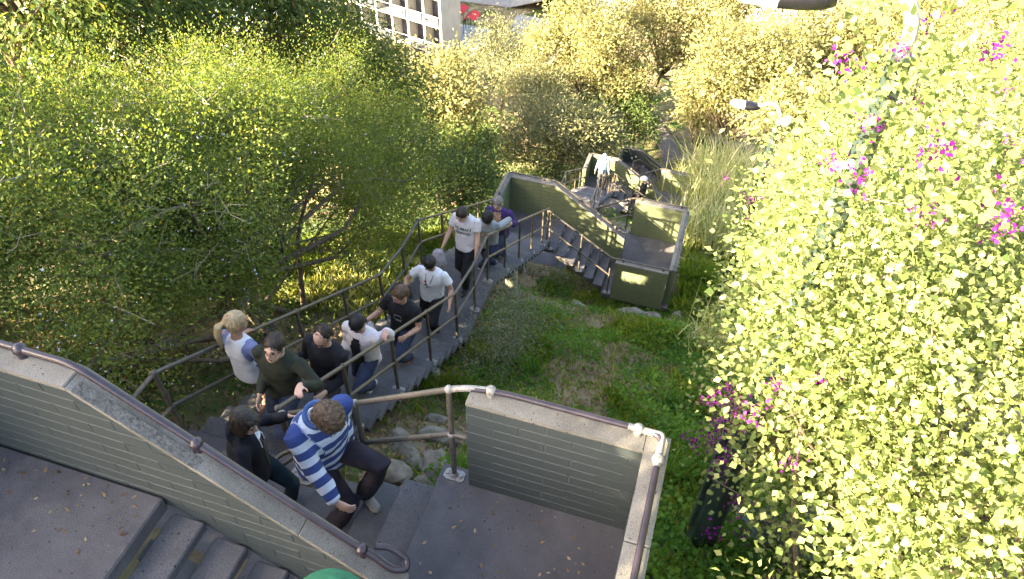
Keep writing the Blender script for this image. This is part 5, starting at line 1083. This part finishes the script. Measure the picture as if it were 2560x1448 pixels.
# ------------------------------------------------------------------ street lamps
M['lamp_green'] = mottled('lamp_post_paint', (.016, .028, .024), (.03, .045, .037), 5, .4, 60, .1, spec=.5)
M['lamp_grey'] = mottled('lamp_arm_grey', (.28, .28, .27), (.38, .38, .36), 8, .5, 60, .1)
M['lamp_black'] = mottled('lamp_housing_black', (.005, .005, .007), (.01, .01, .014), 8, .35, 60, .05, spec=.35)
def glassmat():
    m, nt, out = nodes('lamp_lens'); pbsdf(nt, out, (.55, .56, .55), .25, .5); return m
M['lens'] = glassmat()
def lamp(label, x, y, h, thick=1.0):
    z = float(gz(x, y)); t = thing('street_lamp', label, 'street lamp', (x, y, z), 'lamps along the stairs')
    MB().tube([(x, y, z-.2), (x, y, z+2.1), (x, y, z+2.15), (x, y, z+h-.4)], [.15*thick, .135*thick, .105*thick, .06], 8).build('pole', M['lamp_green'], t, smooth=20)
    MB().box((x-.17, y-.05, z+.35), (x-.13, y+.05, z+1.9), .006).build('cable_cover', M['lamp_green'], t)
    zt = z+h-.4; arc = [(x, y, zt-.25), (x, y, zt+.05)]+[(x-.22+.22*math.cos(a), y, zt+.05+.30*math.sin(a)) for a in np.linspace(.15, 2.2, 9)]+[(x-.44, y, zt+.26)]
    MB().tube(arc, .036, 12).build('arm', M['lamp_grey'], t, smooth=60)
    hx, hz = x-.46, zt+.23; X, Yv = V3(0, 1, 0), V3(0, 0, 1)
    MB().loft([((hx+.06, y, hz), X, Yv, .035, .035), ((hx, y, hz), X, Yv, .09, .055), ((hx-.12, y, hz+.005), X, Yv, .125, .07), ((hx-.22, y, hz), X, Yv, .125, .07)], 18).build('housing', M['lamp_black'], t, smooth=50)
    MB().loft([((hx-.222, y, hz+.01), X, Yv, .12, .05), ((hx-.42, y, hz+.01), X, Yv, .115, .048), ((hx-.5, y, hz), X, Yv, .06, .03)], 18).build('cover', M['lamp_grey'], t, smooth=50)
    MB().loft([((hx-.224, y, hz-.012), X, Yv, .105, .06), ((hx-.40, y, hz-.015), X, Yv, .1, .058), ((hx-.47, y, hz-.01), X, Yv, .05, .03)], 16).build('lens', M['lens'], t, smooth=60)
    return t
lamp('near lamp post with dark green base rising through the bougainvillea', .80, 1.15, 5.85)
lamp('second lamp post with black and white head beside the middle landing', 1.20, 10.6, 6.35)
# ------------------------------------------------------------------ path at the foot of the stairs
M['path'] = mottled('path_concrete', (.10, .085, .078), (.15, .13, .12), 2, .9, 40, .4)
pth = [(-1.2, 39.6), (-1.6, 42), (-2.0, 44.6), (-2.1, 47), (-2.2, 49.5), (-3.3, 51.8), (-6.0, 55.6), (-9, 58)]
def ribbon(name, pts, w, mat, lift=.03, kind='structure', thick=.12):
    v = []; f = []
    for i, (x, y) in enumerate(pts):
        a = np.array(pts[max(i-1, 0)]); b = np.array(pts[min(i+1, len(pts)-1)]); d = nrm(np.append(b-a, 0)); nn = V3(-d[1], d[0], 0); z = max(float(gz(x+q*nn[0]*w/2, y+q*nn[1]*w/2)) for q in (-1, 0, 1))+lift
        for q in (-1, 1): v.append(V3(x, y, z)+nn*q*w/2)
        for q in (-1, 1): v.append(V3(x, y, z-thick)+nn*q*w/2)
    for i in range(len(pts)-1): a, b = 4*i, 4*i+4; f += [(a, a+1, b+1, b), (a+2, b+2, b+3, a+3), (a, b, b+2, a+2), (a+1, a+3, b+3, b+1)]
    return MB().add(v, f).build(name, mat, None, kind=kind)
ribbon('path', pth, 1.5, M['path'], .08)
for sd, q, lb in (('left', -1, 'pipe railing on the left of the shaded path'), ('right', 1, 'pipe railing on the right of the shaded path')):
    P = []
    for i in range(2, len(pth)):
        x, y = pth[i]; a = np.array(pth[i-1]); b = np.array(pth[min(i+1, len(pth)-1)]); d = nrm(np.append(b-a, 0)); nn = V3(-d[1], d[0], 0)*(-q)*.8; xx, yy = x+nn[0], y+nn[1]; P.append(V3(xx, yy, float(gz(xx, yy))+.05))
    rail(lb, [p+V3(0, 0, 1.0) for p in P], [(*p, 1.0, .5) for p in P], [[p+V3(0, 0, .5) for p in P]], M['rail'], plates=False)
sg = thing('round_sign', 'small white round sign by the shaded path', 'sign', (-1.15, 47.2, float(gz(-1.15, 47.2))))
zz = float(gz(-1.15, 47.2)); MB().tube([(-1.15, 47.2, zz-.1), (-1.15, 47.2, zz+1.7)], .03, 8).build('post', M['rail'], sg, smooth=60)
MB().tube([(-1.15, 47.16, zz+1.75), (-1.15, 47.13, zz+1.76)], .24, 24).build('disc', M['lamp_grey'], sg, smooth=30)
# ------------------------------------------------------------------ buildings beyond the trees
M['render_white'] = mottled('white_render', (.30, .295, .28), (.38, .37, .355), 1.2, .85, 30, .2)
M['panel_grey'] = mottled('balcony_panel', (.045, .05, .06), (.065, .07, .085), 2, .6, 30, .1)
M['door_dark'] = mottled('dark_glazing', (.03, .03, .04), (.08, .08, .10), 2, .2, 30, .02, spec=.6)
M['red_canvas'] = fabric('red_canvas', (.55, .05, .06), .2); M['black_canvas'] = fabric('black_canvas', (.03, .03, .03), .2)
def apartment(label, x0, ncol, pitch, y, z0, nst, st):
    t = thing('apartment_block', label, 'building', (x0+ncol*pitch/2, y+5, z0)); x1 = x0+ncol*pitch; zt = z0+nst*st
    MB().box((x0-14, y, z0-2), (x1, y+2.6, zt), 0).build('wall', M['render_white'], t)
    MB().box((x0-14.3, y-1.5, zt), (x1+.3, y+2.9, zt+.3), 0).build('roof', M['render_white'], t)
    fin = MB().box((-.12, -1.35, 0), (.12, 0, zt-z0)).mesh('fin'); fin.materials.append(M['render_white'])
    sl = MB().box((.12, -1.3, -.12), (pitch-.12, 0, 0)).mesh('balcony'); sl.materials.append(M['render_white'])
    pn = MB().box((.12, -1.28, .05), (pitch-.35, -1.22, 1.05)).mesh('panel'); pn.materials.append(M['panel_grey'])
    rl = MB().tube([(.12, -1.26, 1.1), (pitch-.12, -1.26, 1.1)], .035, 6).mesh('balcony_rail'); rl.materials.append(M['lamp_grey'])
    dr = MB().box((.3, -.03, .02), (pitch-.9, .0, 2.2)).mesh('door'); dr.materials.append(M['door_dark'])
    cu = MB().box((pitch-.88, -.05, .02), (pitch-.35, .0, 2.2)).mesh('shutter'); cu.materials.append(M['panel_grey'])
    for c in range(ncol+1): link('fin', fin, t, loc=(x0+c*pitch, y-.002, z0))
    for c in range(ncol):
        for k in range(nst):
            p = (x0+c*pitch, y-.004, z0+k*st+(.0 if c % 2 else 0)); b = link('balcony', sl, t, loc=p)
            if (c+k) % 4 != 3: link('panel', pn, b, loc=p)
            link('balcony_rail', rl, b, loc=p); w = link('door', dr, t, loc=p); link('shutter', cu, w, loc=p)
    t.rotation_euler = (0, 0, R_(-13)); t.location.x += 2.4; return t
apartment('white apartment block with stacked balconies and grey panels behind the trees', -46.2, 7, 2.2, 72.0, -45.6, 6, 3.15)
h_ = thing('villa', 'white house showing through the trees in the upper left', 'house', (-49, 44, -30))
MB().box((-56, 41, -42), (-44, 50, -23.5)).build('wall', M['render_white'], h_)
MB().box((-56.4, 40.6, -23.5), (-43.6, 50.4, -23.2)).build('roof', M['render_white'], h_)
wd_ = MB().box((-.5, -.04, 0), (.5, .02, 1.4)).mesh('window'); wd_.materials.append(M['door_dark'])
for wx in (-54, -51, -48, -45.5):
    for wz in (-27.5, -31): link('window', wd_, h_, loc=(wx, 40.98, wz))
M['blue_roof'] = mottled('blue_grey_metal', (.22, .27, .36), (.30, .36, .46), 2, .45, 30, .1, spec=.5)
h2 = thing('shed', 'building with blue-grey ribbed metal roof among the trees at top left', 'building', (-54, 68, -40))
MB().box((-60, 64, -46), (-50.5, 72, -36.8)).build('wall', M['render_white'], h2)
v_ = []; 
mb_ = MB().prism([(-.4, 0), (8.4, 4.2), (8.4, 4.05), (-.4, -.15)], (-60.3, 63.8, -37.0), (0, 1, 0), (0, 0, 1), (1, 0, 0), 0, 10); rf = mb_.build('roof', M['blue_roof'], h2)
rib = MB().prism([(-.4, 0.0), (8.4, 4.2), (8.4, 4.3), (-.4, .1)], (0, 0, 0), (0, 1, 0), (0, 0, 1), (1, 0, 0), -.05, .05).mesh('rib'); rib.materials.append(M['blue_roof'])
for i in range(24): link('rib', rib, rf, loc=(-60.1+i*.42, 63.8, -36.995))
# terrace with red canopies right of the block
tr = thing('cafe_terrace', 'low white terrace roof just right of the apartment block', 'terrace', (-28, 75, -41)); MB().box((-30.4, 71.5, -45), (-26.9, 76.5, -36.2), .03).build('wall', M['render_white'], tr); MB().box((-30.6, 71.3, -36.2), (-26.7, 76.7, -36.0), .02).build('roof', M['lamp_grey'], tr)
for i, (cx, cy, lb) in enumerate(((-30.0, 75.3, 'red and black canopy over the terrace, left one'), (-28.2, 74.2, 'red and black canopy over the terrace, right one'))):
    cn = thing('canopy', lb, 'canopy', (cx, cy, -36.0)); 
    for dx_ in (-.55, .55):
        for dy_ in (-.8, .8): MB().tube([(cx+dx_, cy+dy_, -36.0), (cx+dx_, cy+dy_, -33.6)], .03, 6).build('pole', M['lamp_black'], cn)
    MB().prism([(-.65, 0), (0, .35), (.65, 0), (.62, -.04), (0, .3), (-.62, -.04)], (cx, cy, -33.6), (1, 0, 0), (0, 0, 1), (0, 1, 0), -1.0, 1.0).build('canvas', M['red_canvas'], cn)
    MB().box((cx-.7, cy-1.0, -33.95), (cx-.64, cy+1.0, -33.6)).build('valance', M['black_canvas'], cn)
M['road'] = mottled('road_asphalt', (.16, .15, .145), (.22, .21, .2), 1, .9, 20, .2); M['paving'] = mottled('pale_paving', (.25, .24, .22), (.3, .29, .27), 1, .9, 20, .2)
ribbon('road', [(-60, 96), (-30, 98), (0, 99), (40, 97)], 9, M['road'], .06); ribbon('pavement', [(-28, 84), (-22, 84), (-10, 84.5), (10, 84)], 15, M['paving'], .05)
